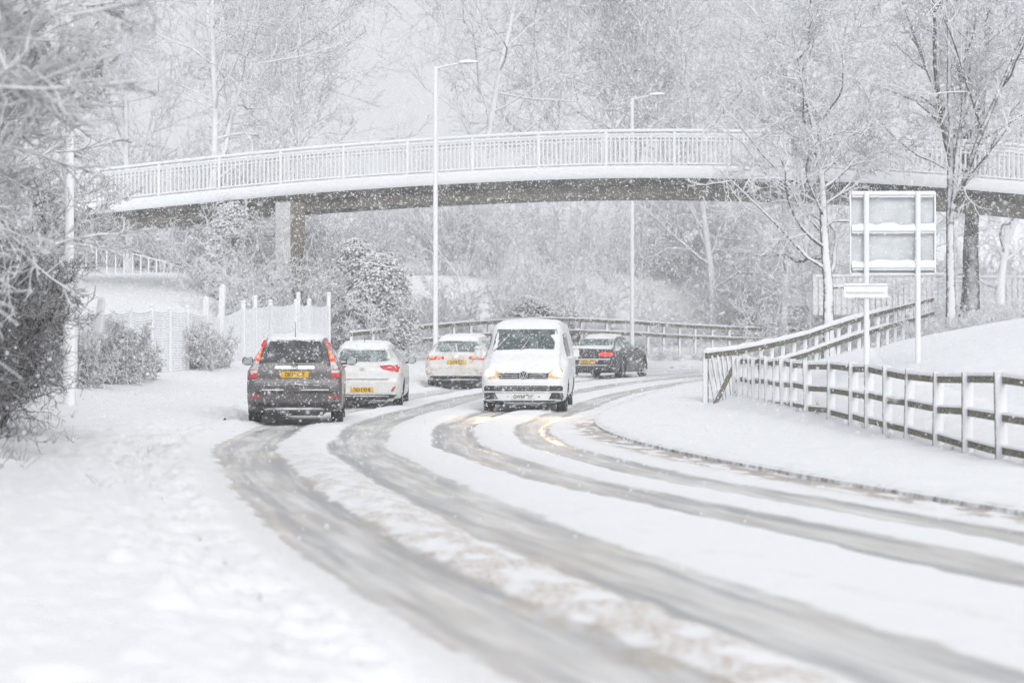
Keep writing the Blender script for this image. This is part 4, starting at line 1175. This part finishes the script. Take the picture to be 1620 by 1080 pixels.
    def text(s, body, size, mat, loc, face, parent, xs=1.0):
        cu = bpy.data.curves.new('lettering', 'FONT'); cu.body = body; cu.size = size; cu.align_x = 'CENTER'; cu.align_y = 'CENTER'
        cu.extrude = .002; cu.offset = size * .012
        o = bpy.data.objects.new('lettering', cu); COL.objects.link(o)
        dg = bpy.context.evaluated_depsgraph_get(); dg.update()
        me = bpy.data.meshes.new_from_object(o.evaluated_get(dg), depsgraph=dg); bpy.data.objects.remove(o)
        me.materials.clear(); me.materials.append(mat)
        r = link('lettering', me, parent); r.location = loc
        r.rotation_euler = (R(90), 0, 0 if face == 'rear' else math.pi); r.scale = (xs, 1, 1)
        return r
    def plate(s, txt, u, v, face, mat, w_=.52, h_=.115, xs=.82, off=.012):
        y = s.surf(u, v, face); sg = -1 if face == 'rear' else 1
        p = MB().box((0, 0, 0), (w_, .012, h_), 0, .004).build('number_plate', mat, s.root); p.location = (u, y + sg * off, v)
        s.text(txt, h_ * .92, M['ink'], (0, sg * .0075, -.002), face, p, xs)
        return p
    def roof_snow(s, poly, th=.05):
        return s.panel('roof_snow', poly, M['snow_soft'], 'top', .004, None, 16, 18, th, .02)
    def place(s, px, d, phi, end='rear'):
        """px, d: where the photo shows the middle of that end of the car; phi: heading, degrees clockwise from +Y"""
        a = R(phi); f = Vector((math.sin(a), math.cos(a), 0))
        q = Vector(((px - 810) * d / FPX, d, 0)); c = q + f * (s.L / 2 * (1 if end == 'rear' else -1))
        za = [float(road_z(to_road(p.x, p.y)[0])) for p in (c - f * 1.3, c + f * 1.3)]
        s.root.location = (c.x, c.y, sum(za) / 2 + .015)
        s.root.rotation_euler = (math.atan2(za[1] - za[0], 2.6), 0, -a)

def yseq(L, n=34):
    t = np.linspace(0, 1, n); e = .5 - .5 * np.cos(np.pi * t); e = .6 * e + .4 * t
    return [float(v) for v in -L / 2 + L * e]

# --- grey SUV, rear view --------------------------------------------------
L = 4.57; h = L / 2
c = dict(z0=[(-h, .40), (-h + .12, .30), (-1.9, .24), (1.9, .24), (h, .30)],
         zb=[(-h, .70), (-h + .06, .98), (-2.0, 1.04), (1.0, 1.02), (1.9, .92), (h, .68)],
         zt=[(-h, .76), (-h + .035, .80), (-h + .05, .98), (-h + .08, 1.10), (-h + .12, 1.20), (-h + .26, 1.50), (-h + .34, 1.60), (-h + .44, 1.635), (-1.2, 1.675), (-.3, 1.68), (.3, 1.64), (.6, 1.55), (1.25, 1.12), (1.45, 1.06), (2.05, .96), (h - .08, .82), (h, .70)],
         w0=[(-h, .78), (-h + .10, .86), (-1.8, .89), (1.8, .89), (h, .70)],
         wb=[(-h, .80), (-h + .10, .875), (-1.7, .905), (1.3, .905), (2.0, .86), (h, .68)],
         wt=[(-h, .76), (-h + .06, .78), (-h + .12, .66), (-h + .3, .57), (-1.4, .60), (.2, .60), (1.25, .72), (2.0, .76), (h, .6)])
g = Car('grey_suv', 'dark grey sport utility car with lit tall tail lamps, seen from behind', 'car', L, c, M['paint_grey'])
ys = sorted(set([-h, -h + .02, -h + .035, -h + .045, -h + .06, -h + .08, -h + .10, -h + .12, -h + .17, -h + .22, -h + .26, -h + .30, -h + .34, -h + .40, -h + .46] + [y for y in yseq(L, 30) if y > -h + .5]))
wx = .78
g.body(ys, [(-wx, -1.34), (wx, -1.34), (-wx, 1.28), (wx, 1.28)], .36, .225)
g.panel('rear_window', [(-.555, 1.605), (.555, 1.605), (.60, 1.45), (.655, 1.20), (.60, 1.185), (-.60, 1.185), (-.655, 1.20), (-.60, 1.45)], M['glass_dark'], off=.008, nv=14)
def lamp_row(z0, z1, mat, name='tail_lamp_lens', parent=None, off=.014):
    def ou(z): return np.interp(z, [.90, 1.2, 1.6], [.865, .765, .605])
    def inn(z): return np.interp(z, [.90, 1.19, 1.6], [.70, .665, .565])
    return [g.panel(name, [(sx * float(inn(z0)), z0), (sx * float(ou(z0)), z0), (sx * float(ou(z1)), z1), (sx * float(inn(z1)), z1)], mat, off=off, nu=5, nv=6, skirt=.04, parent=None) for sx in (-1, 1)]
lamp_row(1.40, 1.60, M['lamp_red_lit']); lamp_row(1.20, 1.40, M['lamp_red_lit'])
lamp_row(1.05, 1.20, M['lamp_clear']); lamp_row(.985, 1.045, M['lamp_clear']); lamp_row(.90, .98, M['lamp_red']); lamp_row(1.04, 1.055, M['lamp_red'], off=.018)
for z0, z1 in ((1.255, 1.325), (1.345, 1.405)):
    for sx in (-1, 1):
        xo = float(np.interp(z0, [.90, 1.2, 1.6], [.865, .765, .605])); xi = float(np.interp(z0, [.90, 1.19, 1.6], [.70, .665, .565]))
        g.panel('brake_bulb', [(sx * (xi + .012), z0), (sx * (xo - .02), z0), (sx * (xo - .03), z1), (sx * (xi + .01), z1)], M['lamp_brake'], off=.018, nu=4, nv=4)
st = g.panel('chrome_strip', [(-.36, 1.06), (.36, 1.06), (.375, 1.075), (.36, 1.12), (-.36, 1.12), (-.375, 1.075)], M['chrome'], off=.02)
yb = g.surf(0, 1.105, 'rear') - .025
bd = MB()
for sx in (-1, 1): bd.bar((sx * .024, yb, 1.07), (sx * .034, yb, 1.145), .012, .016)
bd.bar((-.024, yb, 1.105), (.024, yb, 1.105), .012, .016)
for (x0, z0, x1, z1) in ((-.05, 1.06, -.055, 1.15), (.05, 1.06, .055, 1.15), (-.05, 1.06, .05, 1.06), (-.055, 1.15, .055, 1.15)): bd.bar((x0, yb, z0), (x1, yb, z1), .012, .012)
bd.build('badge', M['plastic'], g.root)
g.plate('DK11 LLT', 0.0, .955, 'rear', M['plate_yellow'])
wp = MB().bar((-.02, g.surf(.0, 1.22, 'rear') - .03, 1.22), (.38, g.surf(.38, 1.215, 'rear') - .03, 1.215), .02, .035); wp.build('wiper', M['plastic'], g.root)
g.panel('bumper', [(-.885, .44), (.885, .44), (.90, .55), (.88, .66), (-.88, .66), (-.90, .55)], M['paint_grey'], off=.035, nu=16, skirt=.08)
for xa, xb in ((-.62, -.2), (.12, .64)): MB().box(((xa + xb) / 2, -h - .02, .672), (xb - xa, .09, .02), 0, .008).build('step_snow', M['snow_soft'], g.root, True, 60)
g.panel('bumper_step', [(-.70, .605), (.70, .605), (.72, .645), (-.72, .645)], M['plastic'], off=.04, nu=12, nv=3)
g.both('reflector', [(.62, .525), (.82, .52), (.83, .55), (.62, .55)], M['lamp_red'], off=.045, nu=4, nv=3)
g.panel('valance', [(-.84, .30), (.84, .30), (.87, .38), (.87, .445), (-.87, .445), (-.87, .38)], M['plastic'], off=.03, nu=14, skirt=.08)
MB().box((0, -h + .25, .27), (1.15, .5, .16), 0, .05).build('underbody', M['plastic'], g.root)
MB().tube([(-.75, -1.34, .33), (.75, -1.34, .33)], .05, 8).build('rear_axle', M['plastic'], g.root)
MB().tube([(.5, -h + .1, .24), (.5, -h - .02, .235)], .03, 8).build('exhaust', M['chrome'], g.root, True)
g.panel('tailgate_handle', [(-.07, .735), (.07, .735), (.07, .77), (-.07, .77)], M['plastic'], off=.012, nu=3, nv=2)
for f_ in ('left', 'right'):
    g.panel('side_window', [(-1.7, 1.10), (.95, 1.08), (.35, 1.50), (-1.55, 1.52)], M['glass_dark'], face=f_, off=.006)
g.panel('windscreen', [(-.68, 1.12), (.68, 1.12), (.56, 1.58), (-.56, 1.58)], M['glass_dark'], face='front', off=.006)
g.mirrors(1.03, .72, 1.18, .22, .165)
g.roof_snow([(-.50, -h + .40), (.50, -h + .40), (.54, -1.3), (.55, .2), (.50, .42), (-.50, .42), (-.55, .2), (-.54, -1.3)], .055)
MB().tube([(0, -h + .50, 1.66), (0, -h + .40, 1.95)], [.008, .004], 5).build('aerial', M['plastic'], g.root)
for sx in (-1, 1): MB().tube([(sx * .57, -1.7, 1.66), (sx * .58, -1.0, 1.69), (sx * .58, .1, 1.68)], .018, 6).build('roof_bar', M['snow_soft'], g.root, True)
g.place(466, 45.2, -3.2)

# --- white hatchback ------------------------------------------------------
L = 4.3; h = L / 2
def hatch_curves(L, H, W, winlow, tail=.0, belt=.95):
    h = L / 2
    return dict(z0=[(-h, .34), (-h + .12, .24), (-1.8, .19), (1.8, .19), (h, .24)],
         zb=[(-h, .60), (-h + .06, .85), (-h + .25, belt), (.9, belt - .03), (1.7, .82), (h, .6)],
         zt=[(-h, .62), (-h + .03, .68), (-h + .05, .86), (-h + .09, winlow - .07), (-h + .15, winlow), (-h + .42, H - .13), (-h + .52, H - .07), (-h + .68, H - .035), (-.7, H), (0, H - .01), (.35, H - .10), (1.2, 1.0), (1.35, .95), (1.95, .80), (h - .06, .68), (h, .55)],
         w0=[(-h, W - .14), (-h + .12, W - .06), (-1.6, W - .02), (1.6, W - .02), (h, W - .2)],
         wb=[(-h, W - .12), (-h + .12, W - .04), (-1.5, W), (1.2, W), (1.8, W - .05), (h, W - .22)],
         wt=[(-h, W - .14), (-h + .08, W - .12), (-h + .15, W - .17), (-h + .45, W - .31), (-1.0, W - .27), (.3, W - .27), (1.2, W - .17), (1.9, W - .13), (h, W - .28)])
def hatch_ys(L):
    h = L / 2
    return sorted(set([-h, -h + .015, -h + .03, -h + .04, -h + .05, -h + .07, -h + .09, -h + .12, -h + .15, -h + .2, -h + .26, -h + .33, -h + .40, -h + .46, -h + .52, -h + .6] + [y for y in yseq(L, 28) if y > -h + .64]))
g = Car('white_hatchback', 'white hatchback with red winged tail lamps, ahead of the dark grey car', 'car', L, hatch_curves(L, 1.47, .89, 1.02), M['paint_white'])
g.body(hatch_ys(L), [(-.76, -1.33), (.76, -1.33), (-.76, 1.32), (.76, 1.32)], .32, .205)
g.panel('rear_window', [(-.56, 1.34), (.56, 1.34), (.64, 1.27), (.66, 1.18), (.58, 1.08), (.30, 1.055), (-.30, 1.055), (-.58, 1.08), (-.66, 1.18), (-.64, 1.27)], M['glass_mid'], off=.008, nv=14)
g.panel('window_band', [(-.52, 1.36), (.52, 1.36), (.58, 1.335), (.54, 1.315), (-.54, 1.315), (-.58, 1.335)], M['plastic'], off=.014, nv=3)
for sx in (-1, 1):
    t_ = g.panel('tail_lamp', [(sx * .37, .965), (sx * .60, .985), (sx * .83, .985), (sx * .84, .93), (sx * .80, .82), (sx * .74, .83), (sx * .45, .89)], M['lamp_red'], off=.014, nu=8, nv=8, skirt=.05)
    g.panel('lamp_insert', [(sx * .55, .945), (sx * .78, .955), (sx * .76, .925), (sx * .56, .915)], M['lamp_clear'], off=.018, nu=4, nv=2, parent=t_)
    g.panel('reflector', [(sx * .63, .385), (sx * .69, .385), (sx * .76, .51), (sx * .70, .505)], M['lamp_dark_red'], off=.035, nu=3, nv=5)
yb = g.surf(0, .885, 'rear') - .012
MB().tube([(.075 * math.cos(q * math.pi / 8), yb, .885 + .035 * math.sin(q * math.pi / 8)) for q in range(17)], .006, 5).bar((-.03, yb, .87), (-.012, yb, .90), .008, .01).bar((.012, yb, .87), (.03, yb, .90), .008, .01).bar((-.02, yb, .885), (.02, yb, .885), .008, .008).build('badge', M['chrome'], g.root)
g.plate('DG13 KHE', -.02, .425, 'rear', M['plate_yellow'], off=.03)
g.panel('bumper', [(-.84, .30), (.84, .30), (.87, .42), (.85, .60), (-.85, .60), (-.87, .42)], M['paint_white'], off=.022, nu=16, skirt=.08)
MB().box((0, -h - .015, .69), (1.2, .06, .03), 0, .012).build('tailgate_snow', M['snow_soft'], g.root, True, 60)
g.panel('valance', [(-.66, .225), (.66, .225), (.78, .31), (-.78, .31)], M['plastic'], off=.03, nu=10, nv=4, skirt=.08)
MB().box((0, -h + .3, .25), (1.2, .6, .12), 0, .04).build('underbody', M['plastic'], g.root)
for f_ in ('left', 'right'):
    g.panel('side_window', [(-1.45, 1.02), (.85, .98), (.15, 1.34), (-1.2, 1.34)], M['glass_mid'], face=f_, off=.006)
g.panel('windscreen', [(-.66, 1.0), (.66, 1.0), (.55, 1.38), (-.55, 1.38)], M['glass_mid'], face='front', off=.006)
g.mirrors(.99, .62, 1.02, .20, .14)
g.roof_snow([(-.50, -h + .44), (.50, -h + .44), (.56, -.9), (.56, .1), (.50, .3), (-.50, .3), (-.56, .1), (-.56, -.9)], .06)
MB().tube([(0, -h + .75, 1.46), (0, -h + .62, 1.62)], [.008, .004], 5).build('aerial', M['plastic'], g.root)
g.place(574, 54.9, .3)

# --- white estate car -----------------------------------------------------
L = 4.7; h = L / 2
g = Car('white_estate_car', 'muddy white estate car with lit tail lamps, partly behind the van', 'car', L, hatch_curves(L, 1.47, .91, 1.0), M['paint_white_dirty'])
g.body(hatch_ys(L), [(-.78, -1.42), (.78, -1.42), (-.78, 1.42), (.78, 1.42)], .32, .21)
g.panel('rear_window', [(-.53, 1.32), (.53, 1.32), (.61, 1.10), (.62, 1.03), (-.62, 1.03), (-.61, 1.10)], M['glass_mid'], off=.008, nv=12)
g.panel('window_band', [(-.50, 1.345), (.50, 1.345), (.55, 1.29), (-.55, 1.29)], M['plastic'], off=.014, nv=3)
for sx in (-1, 1):
    t_ = g.panel('tail_lamp', [(sx * .34, .81), (sx * .82, .80), (sx * .84, .90), (sx * .80, .935), (sx * .36, .925)], M['lamp_red'], off=.014, nu=8, nv=4, skirt=.05)
    for a_, b_ in ((.42, .54), (.62, .74)):
        g.panel('tail_bulb', [(sx * a_, .85), (sx * b_, .85), (sx * b_, .895), (sx * a_, .895)], M['lamp_brake'], off=.019, nu=3, nv=2, parent=t_)
    g.panel('reflector', [(sx * .66, .415), (sx * .84, .41), (sx * .84, .435), (sx * .66, .44)], M['lamp_dark_red'], off=.03, nu=3, nv=2)
g.plate('DL10 EJY', 0, .745, 'rear', M['plate_yellow'], off=.012)
g.panel('badge_patch', [(-.06, .855), (.05, .855), (.05, .945), (-.06, .945)], M['snow_soft'], off=.012, nu=4, nv=4, puff=.01)
MB().bar((0, g.surf(0, 1.05, 'rear') - .02, 1.04), (-.05, g.surf(-.05, 1.22, 'rear') - .03, 1.22), .02, .03).build('wiper', M['snow_soft'], g.root)
g.panel('bumper', [(-.87, .36), (.87, .36), (.89, .48), (.87, .60), (-.87, .60), (-.89, .48)], M['paint_white_dirty'], off=.022, nu=14, skirt=.08)
g.panel('valance', [(-.82, .19), (.82, .19), (.86, .28), (.86, .37), (-.86, .37), (-.86, .28)], M['plastic'], off=.03, nu=12, nv=5, skirt=.08)
MB().box((0, -h + .3, .23), (1.2, .6, .12), 0, .04).build('underbody', M['plastic'], g.root)
for f_ in ('left', 'right'):
    g.panel('side_window', [(-1.75, 1.02), (.85, .98), (.2, 1.33), (-1.55, 1.33)], M['glass_mid'], face=f_, off=.006)
g.panel('windscreen', [(-.66, 1.0), (.66, 1.0), (.55, 1.38), (-.55, 1.38)], M['glass_mid'], face='front', off=.006)
g.mirrors(1.0, .62, 1.0, .20, .14, snow=True)
g.roof_snow([(-.52, -h + .42), (.52, -h + .42), (.58, -.9), (.58, .1), (.50, .3), (-.50, .3), (-.58, .1), (-.58, -.9)], .06)
g.place(722, 66.8, 6.0)

# --- black coupe ----------------------------------------------------------
L = 4.62; h = L / 2
c = dict(z0=[(-h, .30), (-h + .12, .22), (-1.8, .18), (1.8, .18), (h, .22)],
         zb=[(-h, .66), (-h + .07, .84), (-1.6, .92), (1.0, .90), (1.8, .78), (h, .55)],
         zt=[(-h, .70), (-h + .03, .90), (-h + .06, .97), (-h + .12, 1.0), (-h + .45, 1.03), (-h + .62, 1.06), (-h + 1.25, 1.30), (-h + 1.6, 1.365), (-.2, 1.385), (.15, 1.34), (1.0, .97), (1.15, .93), (1.9, .78), (h - .06, .66), (h, .52)],
         w0=[(-h, .76), (-h + .12, .86), (-1.5, .90), (1.6, .90), (h, .7)],
         wb=[(-h, .78), (-h + .12, .88), (-1.4, .925), (1.2, .91), (1.8, .86), (h, .66)],
         wt=[(-h, .74), (-h + .1, .80), (-h + .6, .74), (-h + 1.3, .58), (-.3, .58), (.2, .60), (1.0, .72), (1.9, .76), (h, .6)])
g = Car('black_coupe', 'black two-door saloon with a lit red tail lamp, farthest along the bend', 'car', L, c, M['paint_black'])
ys = sorted(set([-h, -h + .015, -h + .03, -h + .045, -h + .06, -h + .09, -h + .12, -h + .25, -h + .45, -h + .55, -h + .62, -h + .8, -h + 1.0, -h + 1.15, -h + 1.25, -h + 1.4, -h + 1.6] + [y for y in yseq(L, 28) if y > -h + 1.7]))
g.body(ys, [(-.80, -1.33), (.80, -1.33), (-.80, 1.42), (.80, 1.42)], .33, .225)
g.panel('rear_window', [(-.50, 1.28), (.50, 1.28), (.60, 1.12), (.62, 1.075), (-.62, 1.075), (-.60, 1.12)], M['glass_mid'], off=.008, nv=12)
for sx in (-1, 1):
    g.panel('tail_lamp', [(sx * .34, .745), (sx * .60, .715), (sx * .80, .735), (sx * .835, .79), (sx * .80, .86), (sx * .50, .865), (sx * .36, .83)], M['lamp_red_lit'], off=.014, nu=8, nv=6, skirt=.05)
g.panel('bumper', [(-.86, .30), (.86, .30), (.885, .45), (.86, .60), (-.86, .60), (-.885, .45)], M['paint_black'], off=.022, nu=14, skirt=.08)
MB().box((0, -h - .01, .63), (1.5, .07, .035), 0, .014).build('bumper_snow', M['snow_soft'], g.root, True, 60)
MB().box((0, -h - .015, .44), (1.3, .05, .025), 0, .01).build('bumper_snow', M['snow_soft'], g.root, True, 60)
g.plate('DA12 YRX', 0, .54, 'rear', M['plate_yellow'], off=.03)
g.panel('valance', [(-.70, .20), (.70, .20), (.82, .31), (-.82, .31)], M['plastic'], off=.03, nu=10, nv=4, skirt=.08)
for f_ in ('left', 'right'):
    g.panel('side_window', [(-1.35, .97), (.75, .95), (.1, 1.27), (-.75, 1.29)], M['glass_mid'], face=f_, off=.008)
g.panel('windscreen', [(-.66, .98), (.66, .98), (.55, 1.32), (-.55, 1.32)], M['glass_mid'], face='front', off=.006)
g.mirrors(1.02, .50, 1.0, .19, .13)
g.panel('boot_snow', [(-.74, -h + .10), (.74, -h + .10), (.72, -h + .50), (-.72, -h + .50)], M['snow_soft'], 'top', .004, None, 12, 6, .035, .02)
g.roof_snow([(-.48, -h + 1.25), (.48, -h + 1.25), (.52, -.6), (.54, -.1), (.50, .15), (-.50, .15), (-.54, -.1), (-.52, -.6)], .07)
g.place(930, 77.6, 18)

# --- white van facing the camera -----------------------------------------
L = 4.95; h = L / 2
c = dict(round=.16,
         z0=[(-h, .34), (-h + .1, .26), (2.0, .24), (h - .1, .22), (h, .26)],
         zb=[(-h, 1.0), (-h + .1, 1.15), (1.2, 1.14), (1.6, 1.08), (2.2, .86), (h - .06, .74), (h, .60)],
         zt=[(-h, 1.2), (-h + .03, 1.6), (-h + .10, 1.88), (-h + .25, 1.94), (-1.0, 1.96), (.4, 1.95), (.75, 1.91), (.90, 1.84), (1.58, 1.30), (1.66, 1.25), (2.05, 1.10), (2.28, .95), (h - .10, .86), (h - .05, .78), (h, .64)],
         w0=[(-h, .86), (-h + .1, .92), (1.9, .92), (2.25, .90), (h - .06, .84), (h, .74)],
         wb=[(-h, .86), (-h + .1, .945), (1.6, .945), (2.1, .91), (h - .08, .85), (h, .74)],
         wt=[(-h, .72), (-h + .2, .79), (.5, .79), (1.0, .77), (1.6, .78), (2.1, .80), (h - .08, .78), (h, .70)])
g = Car('white_van', 'white van with lit headlamps coming towards the camera, bonnet covered in snow', 'van', L, c, M['paint_van'])
ys = sorted(set([-h, -h + .03, -h + .06, -h + .1, -h + .16, -h + .25] + [float(y) for y in np.linspace(-2.0, .4, 9)] + [.6, .75, .82, .90, 1.05, 1.2, 1.35, 1.5, 1.58, 1.62, 1.66, 1.8, 1.95, 2.05, 2.17, 2.28, h - .15, h - .10, h - .075, h - .05, h - .03, h - .015, h]))
g.body(ys, [(-.80, -1.42), (.80, -1.42), (-.80, 1.55), (.80, 1.55)], .34, .225)
F_ = dict(face='front')
g.panel('windscreen', [(-.66, 1.795), (.66, 1.795), (.70, 1.65), (.745, 1.33), (.70, 1.30), (-.70, 1.30), (-.745, 1.33), (-.70, 1.65)], M['glass_van'], off=.008, nv=14, **F_)
rr = random.Random(3)
edge = [(u, 1.325 + rr.uniform(-.01, .045)) for u in np.linspace(.74, -.74, 19)]
g.panel('windscreen_snow', [(-.76, 1.24), (.76, 1.24)] + edge, M['snow_soft'], off=.014, nu=26, nv=8, puff=.02, **F_)
g.panel('windscreen_snow', [(-.50, 1.69), (-.70, 1.70), (-.745, 1.36), (-.715, 1.33), (-.67, 1.46), (-.60, 1.57)], M['snow_soft'], off=.014, nu=8, nv=10, puff=.012, **F_)
for u0, v0, u1, v1 in ((.70, 1.31, .36, 1.69), (.12, 1.31, -.05, 1.55)):
    a_ = Vector((u0, g.surf(u0, v0, 'front') + .02, v0)); b_ = Vector((u1, g.surf(u1, v1, 'front') + .02, v1)); MB().bar(a_, b_, .022, .025).build('wiper', M['plastic'], g.root)
# bonnet snow
g.panel('bonnet_snow', [(-.74, 1.50 + .12), (.74, 1.50 + .12), (.76, 1.9), (.72, 2.2), (.50, 2.33), (-.50, 2.33), (-.72, 2.2), (-.76, 1.9)], M['snow_soft'], 'top', .004, None, 16, 14, .028, .02)
g.roof_snow([(-.64, -h + .15), (.64, -h + .15), (.68, -1.5), (.68, .6), (.62, .84), (-.62, .84), (-.68, .6), (-.68, -1.5)], .06)
g.panel('grille', [(-.52, .735), (.52, .735), (.55, .80), (.54, .875), (-.54, .875), (-.55, .80)], M['plastic'], off=.012, nv=6, **F_)
for z_ in (.765, .81, .855):
    for sx in (-1, 1):
        MB().bar((sx * .12, g.surf(.12, z_, 'front') + .018, z_), (sx * .50, g.surf(.5, z_, 'front') + .018, z_), .012, .014).build('grille_bar', M['chrome'], g.root)
for sx in (-1, 1):
    t_ = g.panel('headlamp', [(sx * .53, .745), (sx * .72, .735), (sx * .845, .77), (sx * .85, .90), (sx * .80, .955), (sx * .66, .945), (sx * .55, .885)], M['head_lens'], off=.016, nu=8, nv=8, skirt=.06, **F_)
    yy = g.surf(sx * .73, .84, 'front')
    bl = MB(); bl.lathe([(.001, .024), (.065, .016), (.095, 0), (.001, -.01)], 18, 'Y'); b_ = bl.build('headlamp_bulb', M['head'], t_, True, 60); b_.location = (sx * .73, yy + .02, .845)
    lt = bpy.data.lights.new('headlamp_beam', 'SPOT'); lt.energy = 170; lt.spot_size = R(44); lt.spot_blend = .8; lt.color = (1, .66, .34); lt.shadow_soft_size = .07
    lo = bpy.data.objects.new('headlamp_beam', lt); COL.objects.link(lo); lo.parent = t_; lo.location = (sx * .73, yy + .12, .845); lo.rotation_euler = (R(90 - 2.5), 0, 0)
yy = g.surf(0, .80, 'front') + .035; cz = .805; bd = MB()
bd.tube([(.088 * math.cos(q * math.pi / 12), yy, cz + .088 * math.sin(q * math.pi / 12)) for q in range(25)], .009, 6, False)
def stroke(pts_):
    for a_, b_ in zip(pts_[:-1], pts_[1:]): bd.bar((a_[0], yy, cz + a_[1]), (b_[0], yy, cz + b_[1]), .012, .017)
stroke([(-.033, .075), (0, .008), (.033, .075)])
stroke([(-.070, .045), (-.032, -.068), (0, -.010), (.032, -.068), (.070, .045)])
em = bd.build('badge', M['chrome'], g.root)
dk = MB(); dk.lathe([(.001, .0), (.082, .0), (.082, -.02), (.001, -.02)], 20, 'Y'); d_ = dk.build('badge_disc', M['plastic'], em); d_.location = (0, yy - .012, cz)
g.panel('lower_intake', [(-.85, .47), (.85, .47), (.86, .54), (.83, .585), (-.83, .585), (-.86, .54)], M['plastic'], off=.02, nu=16, nv=5, **F_)
for z_ in (.51, .555): MB().box((0, h + .015, z_), (1.1, .05, .008)).build('intake_slat', M['chrome'], g.root)
MB().box((0, h + .01, .455), (1.6, .07, .022), 0, .01).build('bumper_snow', M['snow_soft'], g.root, True, 60)
g.panel('bumper', [(-.80, .27), (.80, .27), (.83, .34), (.83, .42), (-.83, .42), (-.83, .34)], M['paint_van'], off=.02, nu=14, nv=5, skirt=.06, **F_)
for sx in (-1, 1):
    g.panel('fog_lamp_recess', [(sx * .54, .28), (sx * .84, .265), (sx * .87, .35), (sx * .85, .43), (sx * .62, .43)], M['plastic'], off=.03, nu=5, nv=5, **F_)
    MB().lathe([(.001, .01), (.016, .006), (.016, -.01), (.001, -.01)], 10, 'Y').build('parking_sensor', M['plastic'], g.root).location = (sx * .34, h + .022, .345)
g.plate('OW68 THF', 0, .35, 'front', M['plate_white'], off=.03)
g.panel('lower_lip', [(-.60, .225), (.60, .225), (.74, .262), (-.74, .262)], M['plastic'], off=.03, nu=10, nv=2, **F_)
for f_ in ('left', 'right'):
    g.panel('side_window', [(.20, 1.20), (1.30, 1.20), (.85, 1.70), (.20, 1.74)], M['glass_van'], face=f_, off=.008)
g.mirrors(1.08, 1.15, 1.26, .17, .24, mat=M['paint_van'], snow=True)
MB().tube([(-.78, 1.55, .30), (.78, 1.55, .30)], .05, 8).build('front_axle', M['plastic'], g.root)
MB().box((0, .2, .30), (1.4, 3.6, .14)).build('underbody', M['plastic'], g.root)
g.place(828, 52.4, 183.6, 'front')

# ------------------------------------------------------------------ falling snow (points) and the snow-filled air
rng = np.random.default_rng(77)
NFL = 330000
fy = 15 + 75 * rng.random(NFL) ** .8; fx = rng.uniform(-16, 18, NFL); fzz = rng.uniform(-.2, 15, NFL)
me = bpy.data.meshes.new('falling_snow'); me.vertices.add(NFL)
me.vertices.foreach_set('co', np.stack([fx, fy, fzz], -1).astype(np.float32).ravel())
a = me.attributes.new('flake', 'FLOAT', 'POINT'); a.data.foreach_set('value', (.005 + .007 * rng.random(NFL) ** 1.8).astype(np.float32))
fl = link('falling_snow', me)
ng = bpy.data.node_groups.new('snowfall', 'GeometryNodeTree')
ng.interface.new_socket('Geometry', in_out='INPUT', socket_type='NodeSocketGeometry'); ng.interface.new_socket('Geometry', in_out='OUTPUT', socket_type='NodeSocketGeometry')
gi = ng.nodes.new('NodeGroupInput'); go = ng.nodes.new('NodeGroupOutput'); mp = ng.nodes.new('GeometryNodeMeshToPoints')
na = ng.nodes.new('GeometryNodeInputNamedAttribute'); na.data_type = 'FLOAT'; na.inputs[0].default_value = 'flake'
sm = ng.nodes.new('GeometryNodeSetMaterial'); sm.inputs['Material'].default_value = M['snow_soft']
ng.links.new(gi.outputs[0], mp.inputs[0]); ng.links.new(na.outputs[0], mp.inputs['Radius'])
ng.links.new(mp.outputs[0], sm.inputs[0]); ng.links.new(sm.outputs[0], go.inputs[0])
md = fl.modifiers.new('snowfall', 'NODES'); md.node_group = ng
tag(fl, 'falling snowflakes filling the air', 'snow', kind='stuff')

hz = MB().box((0, 120, 14), (560, 360, 36)).build('haze', M['snow_soft'])
m = bpy.data.materials.new('snow_haze'); m.use_nodes = True; t = m.node_tree; t.nodes.clear()
oo = t.nodes.new('ShaderNodeOutputMaterial'); pv = t.nodes.new('ShaderNodeVolumePrincipled')
pv.inputs['Color'].default_value = (.97, .975, .985, 1); pv.inputs['Density'].default_value = .0015; pv.inputs['Anisotropy'].default_value = .0
t.links.new(pv.outputs[0], oo.inputs['Volume'])
hz.data.materials.clear(); hz.data.materials.append(m)
tag(hz, 'pale snow haze in the air', 'haze', kind='stuff')
